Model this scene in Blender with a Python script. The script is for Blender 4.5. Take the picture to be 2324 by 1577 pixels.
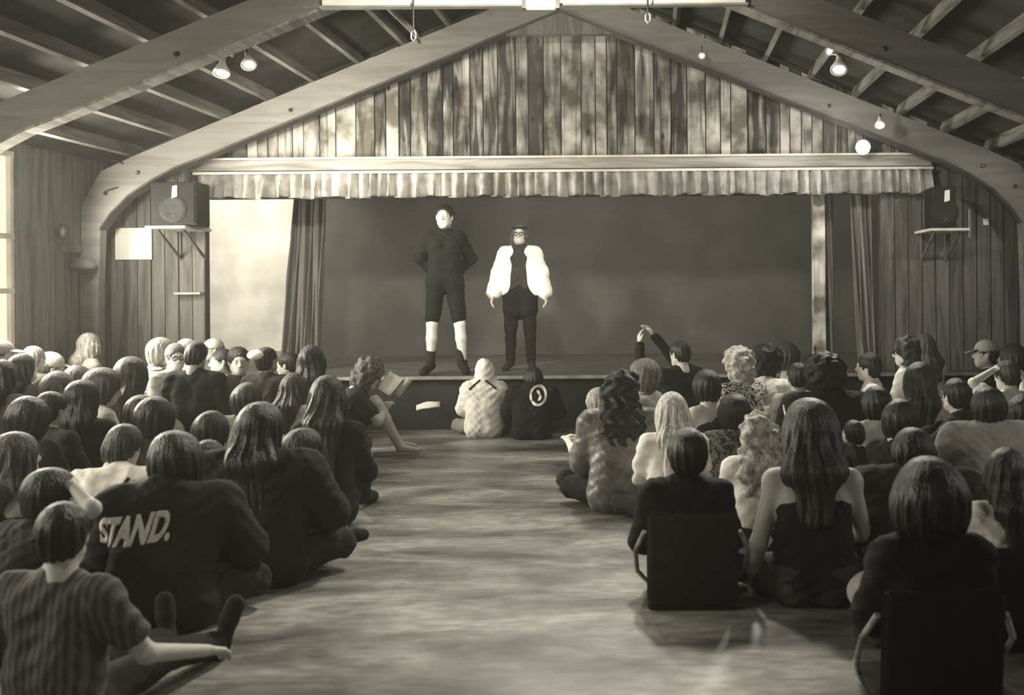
import bpy, bmesh, math, random
import numpy as np
from mathutils import Vector, Matrix
for _o in list(bpy.data.objects): bpy.data.objects.remove(_o)
C = bpy.context.scene.collection
R = math.radians
# ------------------------------------------------------------------ camera
FP = 2324.0; VX, VY, EYE = 1480.0, 650.0, 1.57          # focal length in px, vanishing point, camera height
cd = bpy.data.cameras.new('camera'); cam = bpy.data.objects.new('camera', cd); C.objects.link(cam)
cam.location = (0, 0, EYE); cam.rotation_euler = (R(90), R(0.45), 0)
cd.sensor_width = 36; cd.lens = 36*FP/2324; cd.shift_x = -(VX-1162)/2324; cd.shift_y = -(788.5-VY)/2324
cd.dof.use_dof = True; cd.dof.focus_distance = 9.6; cd.dof.aperture_fstop = 2.2
cd.clip_start = .1; cd.clip_end = 100
S = bpy.context.scene; S.camera = cam
S.view_settings.view_transform = 'Standard'; S.view_settings.look = 'None'
S.view_settings.exposure = 0.30; S.view_settings.gamma = 1; S.view_settings.use_curve_mapping = False
# ------------------------------------------------------------------ world and daylight
W = bpy.data.worlds.new('world'); S.world = W; W.use_nodes = True
W.node_tree.nodes['Background'].inputs[0].default_value = (1, .95, .80, 1)
W.node_tree.nodes['Background'].inputs[1].default_value = 0.07
WARM = (1, .95, .80)
COOL = (1, .97, .88)
def area(name, loc, rot, sx, sy, e, col=WARM, spread=180):
    l = bpy.data.lights.new(name, 'AREA'); l.shape = 'RECTANGLE'; l.size = sx; l.size_y = sy; l.energy = e; l.color = col; l.spread = R(spread)
    o = bpy.data.objects.new(name, l); C.objects.link(o); o.location = loc; o.rotation_euler = rot; return o
def spot(name, loc, target, e, ang, blend=.6, rad=.08, col=WARM):
    l = bpy.data.lights.new(name, 'SPOT'); l.energy = e; l.spot_size = R(ang); l.spot_blend = blend; l.shadow_soft_size = rad; l.color = col
    o = bpy.data.objects.new(name, l); C.objects.link(o); o.location = loc
    o.rotation_euler = (Vector(target)-Vector(loc)).to_track_quat('-Z', 'Y').to_euler(); return o
# daylight through the windows of the left wall (one visible, two nearer the camera), then added side fills
area('window_and_fill', (-6.05, 9.1, 2.1), (0, R(-90), 0), 1.9, 1.4, 330)
area('window_and_fill', (-6.05, 6.2, 2.1), (0, R(-90), 0), 1.9, 1.2, 95)
area('window_and_fill', (-6.05, 3.4, 2.1), (0, R(-90), 0), 1.9, 1.4, 95)
area('window_and_fill', (-6.05, .6, 2.1), (0, R(-90), 0), 1.9, 1.4, 30)  # added fill beside the camera, the wall has no window here
area('window_and_fill', (4.12, 5.2, 2.1), (0, R(90), 0), 1.9, 1.2, 25, COOL)  # added fill to lift the white shirts, right wall has no window
area('window_and_fill', (4.12, 1.4, 2.1), (0, R(90), 0), 1.9, 1.4, 15, COOL)  # second added fill on the windowless right wall
# stage wash lamps, with added fills for backdrop and valance
spot('stage_lamp', (-3.50, 8.25, 3.30), (-2.30, 11.75, 1.55), 330, 24, .5)
spot('stage_lamp', (1.45, 8.25, 3.35), (-1.55, 12.1, 1.50), 380, 24, .5)
spot('stage_lamp', (-3.40, 8.25, 3.30), (-1.56, 12.1, 1.5), 120, 22, .5)
area('backdrop_fill', (-.9, 12.7, 3.75), (R(38), 0, 0), 6.5, .2, 42)  # unseen light added behind the valance to lift the upper backdrop
spot('gable_lamp', (-3.3, 8.9, 3.20), (-3.2, 11.6, 2.85), 330, 100, 1)
spot('gable_lamp', (1.4, 8.9, 3.20), (1.6, 11.6, 2.85), 120, 95, 1, .08, COOL)
spot('valance_fill', (-4.75, 10.75, 2.68), (-1.8, 11.5, 2.74), 150, 60, 1, .03)  # added raking light to bring out the valance folds
spot('valance_fill', (2.8, 10.75, 2.68), (.0, 11.5, 2.74), 110, 60, 1, .03, COOL)  # same added raking light from the right
spot('backdrop_lamp', (-5.4, 12.2, 3.4), (-5.7, 14.6, 2.0), 430, 90, 1)
# lamps over the front of the stage shining down on the audience
spot('audience_lamp', (-1.0, 10.2, 4.3), (-1.2, 6.6, 0.0), 330, 95, 1, .25)
spot('audience_lamp', (1.9, 10.4, 3.3), (1.5, 6.5, .3), 420, 105, 1, .2, COOL)
spot('audience_lamp', (-4.6, 10.4, 3.2), (-4.0, 6.5, .3), 300, 105, 1, .2)
spot('audience_lamp', (-.2, 8.2, 4.25), (-1.1, 4.3, 0.0), 620, 62, 1, .2)
spot('floor_fill', (-1.6, 2.9, 4.2), (-1.0, 4.1, 0), 90, 60, 1, .12)  # unseen fill added to brighten the foreground floor
spot('post_fill', (1.45, 8.25, 3.3), (1.93, 11.85, 2.35), 160, 13, 1, .03)  # narrow spot added to brighten the wooden post
spot('tie_fill', (-1.0, 5.9, 4.0), (-.95, 8.4, 3.95), 420, 100, 1, .1)  # unseen uplight added to brighten the tie board
spot('wall_lamp', (-5.62, 10.35, 2.35), (-5.45, 11.6, 2.0), 60, 110, 1, .05)
spot('wall_lamp', (3.9, 9.0, 3.0), (3.2, 11.6, 2.0), 70, 60, 1, .05, COOL)

# ------------------------------------------------------------------ helpers
def P(px, py, s):                                   # photograph position and scale (px per metre) -> place in the hall
    return Vector(((px-VX)/s, FP/s, EYE-(py-VY)/s))
MATS = {}
def tint(v, w=1.0):
    return (v, v*(1-.045*w), v*(1-.13*w), 1)
def new_mat(name, rough=.7, v=.3, spec=.3):
    m = bpy.data.materials.new(name); m.use_nodes = True; b = m.node_tree.nodes['Principled BSDF']
    b.inputs['Roughness'].default_value = rough; b.inputs['Base Color'].default_value = tint(v)
    b.inputs['Specular IOR Level'].default_value = spec
    return m, m.node_tree, b
def nd(t, kind, **k):
    n = t.nodes.new(kind)
    for a, b in k.items():
        if a.startswith('i_'):
            n.inputs[a[2:].replace('_', ' ')].default_value = b
        else: setattr(n, a, b)
    return n
def ramp(t, src, stops):
    r = t.nodes.new('ShaderNodeValToRGB'); e = r.color_ramp.elements
    while len(e) < len(stops): e.new(.5)
    for q, (p_, v) in zip(e, stops): q.position = p_; q.color = tint(v)
    t.links.new(src, r.inputs[0]); return r
def mottled(name, v0, v1, scale=(3, 3, 3), nscale=2, rough=.7, bump=.15, spec=.3, detail=6, dist=0, lo=.35, hi=.65, bscale=None):
    if name in MATS: return MATS[name]
    m, t, b = new_mat(name, rough, v0, spec)
    tc = nd(t, 'ShaderNodeTexCoord'); mp = nd(t, 'ShaderNodeMapping'); mp.inputs['Scale'].default_value = scale
    t.links.new(tc.outputs['Object'], mp.inputs[0])
    n = nd(t, 'ShaderNodeTexNoise', i_Scale=nscale, i_Detail=detail, i_Distortion=dist); t.links.new(mp.outputs[0], n.inputs[0])
    r = ramp(t, n.outputs['Fac'], [(lo, v0), (hi, v1)]); t.links.new(r.outputs[0], b.inputs['Base Color'])
    if bump:
        bn = nd(t, 'ShaderNodeTexNoise', i_Scale=bscale or nscale*2.5, i_Detail=4); t.links.new(mp.outputs[0], bn.inputs[0])
        bp = nd(t, 'ShaderNodeBump', i_Strength=bump, i_Distance=.02); t.links.new(bn.outputs['Fac'], bp.inputs['Height']); t.links.new(bp.outputs[0], b.inputs['Normal'])
    MATS[name] = m; return m
def wood(name, v0, v1, axis='z', rough=.75, island=.0, knots=False):
    if name in MATS: return MATS[name]
    m, t, b = new_mat(name, rough, v0, .25)
    tc = nd(t, 'ShaderNodeTexCoord'); mp = nd(t, 'ShaderNodeMapping')
    mp.inputs['Scale'].default_value = {'z': (9, 9, .9), 'x': (.9, 9, 9), 'y': (9, .9, 9)}[axis]
    geo = nd(t, 'ShaderNodeNewGeometry')
    off = nd(t, 'ShaderNodeVectorMath', operation='MULTIPLY_ADD')
    comb = nd(t, 'ShaderNodeCombineXYZ')
    for i in range(3): t.links.new(geo.outputs['Random Per Island'], comb.inputs[i])
    t.links.new(comb.outputs[0], off.inputs[0]); off.inputs[1].default_value = (31, 17, 23)
    t.links.new(tc.outputs['Object'], off.inputs[2]); t.links.new(off.outputs[0], mp.inputs[0])
    n = nd(t, 'ShaderNodeTexNoise', i_Scale=1.3, i_Detail=8, i_Distortion=.8); t.links.new(mp.outputs[0], n.inputs[0])
    src = n.outputs['Fac']
    if island:
        a = nd(t, 'ShaderNodeMath', operation='MULTIPLY_ADD'); t.links.new(geo.outputs['Random Per Island'], a.inputs[0])
        a.inputs[1].default_value = island; 
        b2 = nd(t, 'ShaderNodeMath', operation='SUBTRACT'); t.links.new(n.outputs['Fac'], b2.inputs[0]); b2.inputs[1].default_value = island/2
        t.links.new(b2.outputs[0], a.inputs[2]); src = a.outputs[0]
    r = ramp(t, src, [(.34, v0), (.62, v1)]); col = r.outputs[0]
    if knots:
        k = nd(t, 'ShaderNodeTexVoronoi', i_Scale=2.2); mk = nd(t, 'ShaderNodeMapping'); mk.inputs['Scale'].default_value = (2.2, 2.2, .9)
        t.links.new(off.outputs[0], mk.inputs[0]); t.links.new(mk.outputs[0], k.inputs[0])
        kr = nd(t, 'ShaderNodeValToRGB'); kr.color_ramp.elements[0].position = .06; kr.color_ramp.elements[0].color = (.12, .11, .09, 1); kr.color_ramp.elements[1].position = .13; kr.color_ramp.elements[1].color = (1, 1, 1, 1)
        t.links.new(k.outputs['Distance'], kr.inputs[0])
        big = nd(t, 'ShaderNodeTexNoise', i_Scale=2.6, i_Detail=7); t.links.new(off.outputs[0], big.inputs[0])
        br = nd(t, 'ShaderNodeValToRGB'); br.color_ramp.elements[0].position = .40; br.color_ramp.elements[0].color = (.22, .21, .18, 1); br.color_ramp.elements[1].position = .6; br.color_ramp.elements[1].color = (1, 1, 1, 1)
        t.links.new(big.outputs['Fac'], br.inputs[0])
        m1 = nd(t, 'ShaderNodeMix', data_type='RGBA', blend_type='MULTIPLY'); m1.inputs[0].default_value = 1
        t.links.new(col, m1.inputs[6]); t.links.new(kr.outputs[0], m1.inputs[7])
        m2 = nd(t, 'ShaderNodeMix', data_type='RGBA', blend_type='MULTIPLY'); m2.inputs[0].default_value = 1
        t.links.new(m1.outputs[2], m2.inputs[6]); t.links.new(br.outputs[0], m2.inputs[7]); col = m2.outputs[2]
    t.links.new(col, b.inputs['Base Color'])
    bp = nd(t, 'ShaderNodeBump', i_Strength=.2, i_Distance=.01); t.links.new(n.outputs['Fac'], bp.inputs['Height']); t.links.new(bp.outputs[0], b.inputs['Normal'])
    MATS[name] = m; return m
def emis(name, v, col=(1, .93, .78)):
    if name in MATS: return MATS[name]
    m, t, b = new_mat(name); b.inputs['Emission Color'].default_value = (*col, 1); b.inputs['Emission Strength'].default_value = v
    MATS[name] = m; return m
def linkobj(name, me, mat, parent=None, smooth=False):
    o = bpy.data.objects.new(name, me); C.objects.link(o)
    if mat: me.materials.append(mat)
    if parent: o.parent = parent
    if smooth:
        for p in me.polygons: p.use_smooth = True
    return o
class MB:
    def __init__(s): s.b = bmesh.new()
    def box(s, lo, hi, M=None, bev=0):
        lo, hi = Vector(lo), Vector(hi); c = (lo+hi)/2; d = hi-lo
        r = bmesh.ops.create_cube(s.b, size=1, matrix=Matrix.Translation(c) @ Matrix.Diagonal((*d, 1)))
        if bev:
            es = list({e for v in r['verts'] for e in v.link_edges})
            rr = bmesh.ops.bevel(s.b, geom=es, offset=bev, segments=2, affect='EDGES', profile=.5); vs = rr['verts']
            vs = list({v for f in rr['faces'] for v in f.verts} | {v for v in r['verts'] if v.is_valid})
        else: vs = r['verts']
        if M is not None: bmesh.ops.transform(s.b, matrix=M, verts=vs)
        return s
    def prism(s, pts, y0, y1):                      # outline in x,z pushed from y0 to y1
        a = [s.b.verts.new((x, y0, z)) for x, z in pts]; c = [s.b.verts.new((x, y1, z)) for x, z in pts]
        n = len(pts); s.b.faces.new(a); s.b.faces.new(c[::-1])
        for i in range(n): s.b.faces.new((a[i], c[i], c[(i+1) % n], a[(i+1) % n]))
        bmesh.ops.recalc_face_normals(s.b, faces=s.b.faces[:]); return s
    def tube(s, pts, r, n=8, caps=True):
        pts = [Vector(p) for p in pts]; rr = r if isinstance(r, (list, tuple)) else [r]*len(pts); rings = []
        for i, p in enumerate(pts):
            d = (pts[min(i+1, len(pts)-1)]-pts[max(i-1, 0)]).normalized()
            u = d.cross(Vector((0, 0, 1)) if abs(d.z) < .9 else Vector((1, 0, 0))).normalized(); w = d.cross(u)
            rings.append([s.b.verts.new(p+(u*math.cos(6.28318*k/n)+w*math.sin(6.28318*k/n))*rr[i]) for k in range(n)])
        for a, c in zip(rings, rings[1:]):
            for k in range(n): s.b.faces.new((a[k], a[(k+1) % n], c[(k+1) % n], c[k]))
        if caps:
            s.b.faces.new(rings[0][::-1]); s.b.faces.new(rings[-1])
        return s
    def lathe(s, prof, n=20, M=None):               # (radius, height) pairs around z
        rings = []
        for r, z in prof:
            rings.append([s.b.verts.new((max(r, 1e-4)*math.cos(6.28318*k/n), max(r, 1e-4)*math.sin(6.28318*k/n), z)) for k in range(n)])
        for a, c in zip(rings, rings[1:]):
            for k in range(n): s.b.faces.new((a[k], a[(k+1) % n], c[(k+1) % n], c[k]))
        s.b.faces.new(rings[0][::-1]); s.b.faces.new(rings[-1])
        if M is not None: bmesh.ops.transform(s.b, matrix=M, verts=[v for q in rings for v in q])
        return s
    def build(s, name, mat, parent=None, smooth=False):
        me = bpy.data.meshes.new(name); bmesh.ops.recalc_face_normals(s.b, faces=s.b.faces[:]); s.b.to_mesh(me); s.b.free()
        return linkobj(name, me, mat, parent, smooth)
def empty(name, loc, label, cat, group=None, rz=0):
    o = bpy.data.objects.new(name, None); C.objects.link(o); o.location = loc; o.rotation_euler = (0, 0, rz); o.empty_display_size = .1
    return tag(o, label, cat, group)
def tag(o, label, cat, group=None, kind=None):
    o['label'] = label; o['category'] = cat
    if group: o['group'] = group
    if kind: o['kind'] = kind
    return o
def struct(o, label=None, cat=None):
    o['kind'] = 'structure'
    if label: o['label'] = label
    if cat: o['category'] = cat
    return o

# ------------------------------------------------------------------ the hall
CX = -.98; XL, XR = -6.2, 4.27; YF = 11.62; STY = 11.34; STZ = .594
def floor_mat():
    m, t, b = new_mat('worn_shaded_floor', .42, .2, .45)
    tc = nd(t, 'ShaderNodeTexCoord'); mp = nd(t, 'ShaderNodeMapping'); mp.inputs['Scale'].default_value = (.55, 1.3, 1)
    t.links.new(tc.outputs['Object'], mp.inputs[0])
    n = nd(t, 'ShaderNodeTexNoise', i_Scale=1.5, i_Detail=9, i_Roughness=.62, i_Distortion=.5); t.links.new(mp.outputs[0], n.inputs[0])
    r = ramp(t, n.outputs['Fac'], [(.36, .065), (.5, .21), (.66, .46)]);  # floor wear that also carries painted bands of light and shade
    n2 = nd(t, 'ShaderNodeTexNoise', i_Scale=14, i_Detail=5); t.links.new(mp.outputs[0], n2.inputs[0])
    r2 = nd(t, 'ShaderNodeValToRGB'); r2.color_ramp.elements[0].color = (.6, .6, .6, 1); r2.color_ramp.elements[0].position = .35; r2.color_ramp.elements[1].position = .65
    t.links.new(n2.outputs['Fac'], r2.inputs[0])
    mx = nd(t, 'ShaderNodeMix', data_type='RGBA', blend_type='MULTIPLY'); mx.inputs[0].default_value = 1
    t.links.new(r.outputs[0], mx.inputs[6]); t.links.new(r2.outputs[0], mx.inputs[7]); t.links.new(mx.outputs[2], b.inputs['Base Color'])
    rr = nd(t, 'ShaderNodeMapRange', i_From_Min=.3, i_From_Max=.7, i_To_Min=.36, i_To_Max=.55); t.links.new(n.outputs['Fac'], rr.inputs[0]); t.links.new(rr.outputs[0], b.inputs['Roughness'])
    bp = nd(t, 'ShaderNodeBump', i_Strength=.08, i_Distance=.01); t.links.new(n2.outputs['Fac'], bp.inputs['Height']); t.links.new(bp.outputs[0], b.inputs['Normal'])
    return m
struct(MB().box((XL-.2, -3, -.12), (XR+.2, STY+.1, 0)).build('floor', floor_mat()))
M_DARKWOOD = wood('dark_board', .06, .15, 'z', .8, .15)
M_BEAM = wood('beam_wood', .14, .19, 'x', .7)
M_PALE = wood('pale_wood', .42, .75, 'z', .7, .0, True)
M_GABLE = wood('gable_boards', .045, .50, 'z', .75, .45, True)
M_DECK = mottled('roof_deck', .04, .07, (1, 1, 1), 3, .9)
M_PURLIN = wood('purlin_wood', .14, .30, 'y', .8)
M_BLACK = mottled('black_backdrop', .075, .10, (1, 1, 1), 2, .9)
M_METAL, _t, _b = new_mat('dark_metal', .35, .05, .5); _b.inputs['Metallic'].default_value = .6
M_WHITE, _t, _b = new_mat('white_enamel', .4, .75, .4)
M_STAGEF = mottled('stage_front_paint', .012, .03, (1, 1, 1), 3, .7)

def boards(x0, x1, y, z0f, z1f, w, t, seed, jitter=.0):
    rnd = random.Random(seed); m = MB(); x = x0
    while x < x1-.01:
        ww = min(w*(1+jitter*(rnd.random()-.5)), x1-x)
        za, zb = z0f(x), z0f(x+ww); zc, zd = z1f(x), z1f(x+ww); g = .006; yy = y-rnd.random()*.012
        if max(zc-za, zd-zb) > .02:
            m.prism([(x+g, za), (x+ww-g, zb), (x+ww-g, max(zd, zb+.01)), (x+g, max(zc, za+.01))], yy, yy+t)
        x += ww
    return m
APEX = 4.60; SL = .402
def roofz(x, off=0): return APEX+off-SL*abs(x-CX)
# front wall either side of the stage opening and the gable above
OPL, OPR = -5.07, 2.60; HEAD = 2.60
ztop = lambda x: roofz(x, .45)
o = boards(XL-.1, OPL, YF, lambda x: 0, ztop, .155, .05, 1).build('wall_front', M_DARKWOOD); struct(o)
b2 = boards(OPR, XR+.1, YF, lambda x: 0, ztop, .155, .05, 2).build('wall_front', M_DARKWOOD); struct(b2)
struct(MB().box((XL-.1, YF+.05, 0), (OPL, YF+.12, 3.1)).build('wall_front', M_DECK)); struct(MB().box((OPR, YF+.05, 0), (XR+.1, YF+.12, 3.1)).build('wall_front', M_DECK))
g = boards(OPL, OPR+.53, YF-.06, lambda x: 2.98, ztop, .17, .05, 7, .7).build('gable_wall', M_GABLE); struct(g, 'weathered vertical board gable above the stage opening', 'wall')
struct(MB().prism([(OPL, 2.6), (OPR+.5, 2.6), (OPR+.5, 3.3), (CX+1, 5), (CX-1, 5), (OPL, 3.3)], YF+.02, YF+.1).build('wall_front_lining', M_DECK))
hm = wood('header_wood', .18, .38, 'x', .7)
hb = MB().box((OPL-.12, YF-.14, 2.90), (OPR+.55, YF-.02, 3.02), bev=.008).build('header_beam', hm); struct(hb, 'horizontal header beam under the gable boards', 'beam')
struct(MB().box((OPL-.05, YF-.20, 2.855), (OPR+.55, YF-.05, 2.885), bev=.005).build('trim_1', mottled('pale_trim', .55, .75, (1, 1, 1), 4, .6)))
struct(MB().box((OPL-.12, YF-.17, 3.02), (OPR+.4, YF-.06, 3.045), bev=.004).build('trim_2', MATS['pale_trim']))
# left wall with windows
M_LW = wood('left_wall_wood', .07, .15, 'z', .8, .1)
m = MB(); WZ0, WZ1 = .75, 2.93
wins = [(8.15, 9.98), (5.4, 7.2), (2.6, 4.4)]
prev = YF+.1
for a, b_ in wins:
    m.box((XL-.12, b_, 0), (XL, prev, 3.3)); m.box((XL-.12, a, 0), (XL, b_, WZ0)); m.box((XL-.12, a, WZ1), (XL, b_, 3.3)); prev = a
m.box((XL-.12, -3, 0), (XL, prev, 3.3)); struct(m.build('wall_left', M_LW))
M_PANE = emis('daylit_pane', .8, (1, .86, .60))
for i, (a, b_) in enumerate(wins):
    w = MB()
    for z in (WZ0, 1.55, 2.08, WZ1-.05): w.box((XL-.09, a, z), (XL-.01, b_, z+.05))
    for y in (a, (a+b_)/2-.025, b_-.05): w.box((XL-.085, y, WZ0), (XL-.015, y+.05, WZ1))
    wo = w.build('window_%d' % (i+1), MATS['pale_trim']); struct(wo)
    MB().box((XL-.07, a, WZ0), (XL-.06, b_, WZ1)).build('pane', M_PANE, wo)
struct(MB().box((XR, -3, 0), (XR+.12, YF+.1, 3.3)).build('wall_right', M_LW))
# wall stud and rail on the left wall
struct(MB().box((XL, 10.22, 0), (XL+.12, 10.42, 3.0), bev=.006).build('trim_3', M_LW)); struct(MB().box((XL, 10.42, 1.98), (XL+.07, YF-.4, 2.06), bev=.005).build('trim_4', M_LW))
# roof deck and purlins
for sgn, nm in ((-1, 'ceiling'), (1, 'ceiling')):
    xe = XL-.3 if sgn < 0 else XR+.3
    o = MB().prism([(CX, roofz(CX, .52)), (xe, roofz(xe, .52)), (xe, roofz(xe, .58)), (CX, roofz(CX, .58))], -1.0, YF+.1).build(nm, M_DECK); struct(o)
for k in range(10):
    for sgn in (-1, 1):
        x = CX+sgn*(.30+.5*k)
        if x < XL or x > XR: continue
        z = roofz(x, .52); rot = sgn*math.atan(SL)
        M_ = Matrix.Translation((x, 0, z)) @ Matrix.Rotation(rot, 4, 'Y')
        o = MB().box((-.022, 2.0, -.15), (.022, YF, 0), M_).build('roof_purlin', M_PURLIN)
        tag(o, '%s roof purlin running lengthwise on the %s slope, %s' % ('square-edged wooden', 'left' if sgn < 0 else 'right', ['nearest the ridge', 'second below the ridge', 'third below the ridge', 'fourth below the ridge', 'fifth below the ridge', 'sixth below the ridge', 'seventh below the ridge', 'eighth below the ridge', 'ninth below the ridge', 'lowest at the eave'][k]), 'rafter', 'purlins under the roof deck')
# arched trusses
def arch(Y, label, dep=.30, th=.13, fm=None):
    e = empty('roof_truss', (CX, Y, 0), label, 'truss', 'laminated roof trusses'); half = 5.2
    for sgn, nm in ((-1, 'rafter_beam'), (1, 'rafter_beam')):
        top = [(0, APEX+.27)]; 
        for i in range(1, 12):
            x = 4.55*i/11; top.append((x, APEX+.27-SL*x))
        outer = [(4.95, 2.86), (5.16, 2.5), (5.18, 1.8), (5.18, 0)]
        inner = [(5.0, 0), (4.99, 1.5), (4.96, 2.25), (4.84, 2.42), (4.66, 2.60), (4.40, 2.77), (4.15, 2.90)]
        low = [(x, APEX-.04-SL*x) for x in (3.9, 3.3, 2.5, 1.5, .5, 0)]
        pts = top+outer+inner+low
        MB().prism([(sgn*x, z) for x, z in pts], -th/2, th/2).build('rafter_beam', M_BEAM, e)
        l2 = [(sgn*x, z) for x, z in inner[2:]+low]
        f = MB()
        for (x0, z0), (x1, z1) in zip(l2, l2[1:]):
            f.prism([(x0, z0), (x1, z1), (x1, z1-.025), (x0, z0-.025)], -th/2-.02, th/2+.02)
        f.build('lower_flange', fm or M_PURLIN, e)
        for bx, bz in ((4.55, 2.84), (4.9, 2.62), (2.9, 3.5)):
            Mr = Matrix.Translation((sgn*bx, -th/2, bz)) @ Matrix.Rotation(R(90), 4, 'X')
            MB().lathe([(.022, -.01), (.022, .012), (.012, .02)], 8, Mr).build('bolt', M_METAL, e)
    if fm: MB().prism([(-.95, APEX-.04-SL*.95), (-.62, APEX-.30), (.62, APEX-.30), (.95, APEX-.04-SL*.95), (.5, APEX+.04-SL*.5), (0, APEX+.06), (-.5, APEX+.04-SL*.5)], -.05, .05).build('ridge_gusset', M_DARKWOOD, e)
    return e
arch(11.10, 'far laminated arch truss framing the gable over the stage', fm=M_DECK)  # dark flange material paints in the shade under this truss
arch(8.45, 'near laminated arch truss with pale horizontal tie at top')
# pale tie board across the near truss
e = empty('collar_tie', P(1210, 10, 275), 'pale horizontal tie board crossing the top of the near truss', 'beam')
MB().box((-1.68, -.14, -.03), (1.76, -.08, .09), bev=.005).build('tie_board', mottled('tie_paint', .75, .9, (1, 8, 8), 3, .5), e)
MB().box((-1.7, -.15, -.045), (1.78, -.07, -.03)).build('edge_strip', mottled('strip_w', .25, .35), e)
e = empty('ceiling_lamp', P(1233, 10, 283), 'flush pale lamp box on the middle of the tie board', 'lamp')
MB().box((-.12, -.05, -.035), (.12, .03, .05), bev=.02).build('diffuser', emis('lamp_soft', .9), e)
MB().box((-.15, -.03, -.03), (-.12, .03, .05)).build('bracket', M_METAL, e); MB().box((.12, -.03, -.03), (.15, .03, .05)).build('bracket', M_METAL, e)
for px, y1, lb in ((943, 88, 'long wire with bright hook hanging under the tie board at left'), (1475, 52, 'short wire with bright hook hanging under the tie board at right')):
    p = P(px, 5, 283); q = P(px, y1, 283); e = empty('hanging_hook', p, lb, 'hook', 'hooks hanging from the tie board'); L = q.z-p.z
    MB().tube([(0, 0, .05), (0, 0, L+.07)], .008).build('wire', M_METAL, e)
    MB().tube([(0, 0, L+.09), (.018, 0, L+.06), (.018, 0, L+.02), (0, 0, L), (-.018, 0, L+.02), (-.018, 0, L+.06), (0, 0, L+.09)], .006).build('hook', M_WHITE, e)
MB_brace = MB().tube([P(875, 0, 275), P(945, 70, 262), P(955, 90, 255)], .025).build('diagonal_brace', M_PURLIN); tag(MB_brace, 'slim diagonal brace running up behind the left end of the tie board', 'brace')

# ------------------------------------------------------------------ stage
stage_floor = mottled('stage_floor', .07, .13, (1, 6, 1), 2, .5)
struct(MB().box((XL, STY+.03, 0), (XR, 15.2, STZ-.03)).build('stage_riser', M_STAGEF), 'black painted front of the raised stage', 'stage')
struct(MB().box((XL, STY-.03, STZ-.03), (XR, 15.2, STZ)).build('stage_floor', stage_floor), 'raised wooden stage floor', 'stage')
struct(MB().box((XL, STY-.05, STZ-.035), (XR, STY-.03, STZ+.002), bev=.004).build('trim_5', mottled('lip_wood', .22, .4, (1, 1, 1), 6, .5)))
struct(MB().box((-4.95, 14.9, STZ), (XR+1, 15.0, 4.2)).build('wall_back', M_BLACK), 'black backdrop behind the stage', 'backdrop')
struct(MB().box((XR-.6, YF+.1, STZ), (XR-.5, 14.9, 4.2)).build('wall_stage_right', M_BLACK))
struct(MB().box((-7.6, YF+.12, STZ), (-7.5, 14.9, 4.2)).build('wall_stage_left', M_BLACK))
struct(MB().box((-7.6, YF+.12, 3.9), (XR, 15.0, 4.0)).build('ceiling_stage', M_DECK))
fl = empty('scenery_flat', (-6.2, 14.6, STZ), 'pale mottled scenery flat behind the left end of the stage', 'scenery')
MB().box((-1.3, 0, 0), (1.25, .05, 3.1)).build('canvas', mottled('pale_canvas', .42, .75, (1, 1, 1), 1.6, .8, detail=8, lo=.3), fl)
MB().box((-1.3, -.03, 0), (1.25, 0, .10)).build('base_rail', mottled('flat_rail', .3, .4), fl)

def cloth_sheet(name, fx, n, z0, z1, nz, mat, parent=None, thick=.012):
    b = bmesh.new(); g = [[b.verts.new(fx(i/(n-1), j/(nz-1))) for j in range(nz)] for i in range(n)]
    for i in range(n-1):
        for j in range(nz-1): b.faces.new((g[i][j], g[i+1][j], g[i+1][j+1], g[i][j+1]))
    me = bpy.data.meshes.new(name); b.to_mesh(me); b.free(); o = linkobj(name, me, mat, parent, True)
    md = o.modifiers.new('t', 'SOLIDIFY'); md.thickness = thick; return o
rnd = random.Random(5)
PH = [rnd.random()*6.28 for _ in range(8)]
def val(u, v):
    x = OPL-.02+u*(OPR+.55-OPL); 
    w = 47*x+2.2*math.sin(3.1*x+PH[0])+1.6*math.sin(7.7*x+PH[1]); a = (.060+.022*math.sin(5.3*x+PH[2]))*(.45+.55*v)
    y = YF-.17-.02*v+a*math.sin(w)+.012*math.sin(2.3*w+PH[3])*v
    return (x+.026*v*math.sin(2*w+.6)+.012*math.cos(w*.5), y, 2.855-v*(.265+.012*math.sin(11*x)+.006*math.sin(31*x)))
M_VAL = mottled('valance_cloth', .2, .4, (1, 1, 1), 6, .8)
vo = cloth_sheet('valance', val, 1100, 0, 0, 9, M_VAL); tag(vo, 'gathered pale cloth valance hanging across the top of the stage', 'curtain')
def drape(name, xt0, xt1, xb0, xb1, y, n, folds, mat, label, amp=.05, gather=None):
    ph = [rnd.random()*6.28 for _ in range(4)]
    def f(u, v):
        u2 = u+.05*math.sin(5*u+ph[0]); a = xt0+(xt1-xt0)*u; b_ = xb0+(xb1-xb0)*u2; e = v**1.3
        w = folds*6.28*u+ph[1]+.6*math.sin(2*v+ph[2])
        return (a*(1-e)+b_*e+.02*math.sin(w*.7+v*3), y+amp*math.sin(w)+amp*.4*math.sin(2.3*w+ph[3]), 2.75-v*(2.75-STZ-.005))
    o = cloth_sheet(name, f, n, 0, 0, 30, mat); tag(o, label, 'curtain'); return o
M_CURT = mottled('stage_curtain', .085, .14, (6, 6, .6), 2, .75)
drape('stage_curtain', -4.32, -3.98, -4.50, -4.02, 12.45, 120, 7, M_CURT, 'dark gathered stage curtain hanging beside the pale scenery flat')
drape('stage_curtain', 2.30, 2.56, 2.42, 2.62, 11.95, 90, 5, mottled('curtain_right', .12, .2, (6, 6, .6), 2, .75), 'bunched dark curtain at the right end of the stage', .035)
drape('stage_curtain', 1.98, 2.2, 2.02, 2.22, 12.5, 60, 3, M_CURT, 'narrow dark curtain strip between the wooden post and right curtain', .03)
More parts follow.
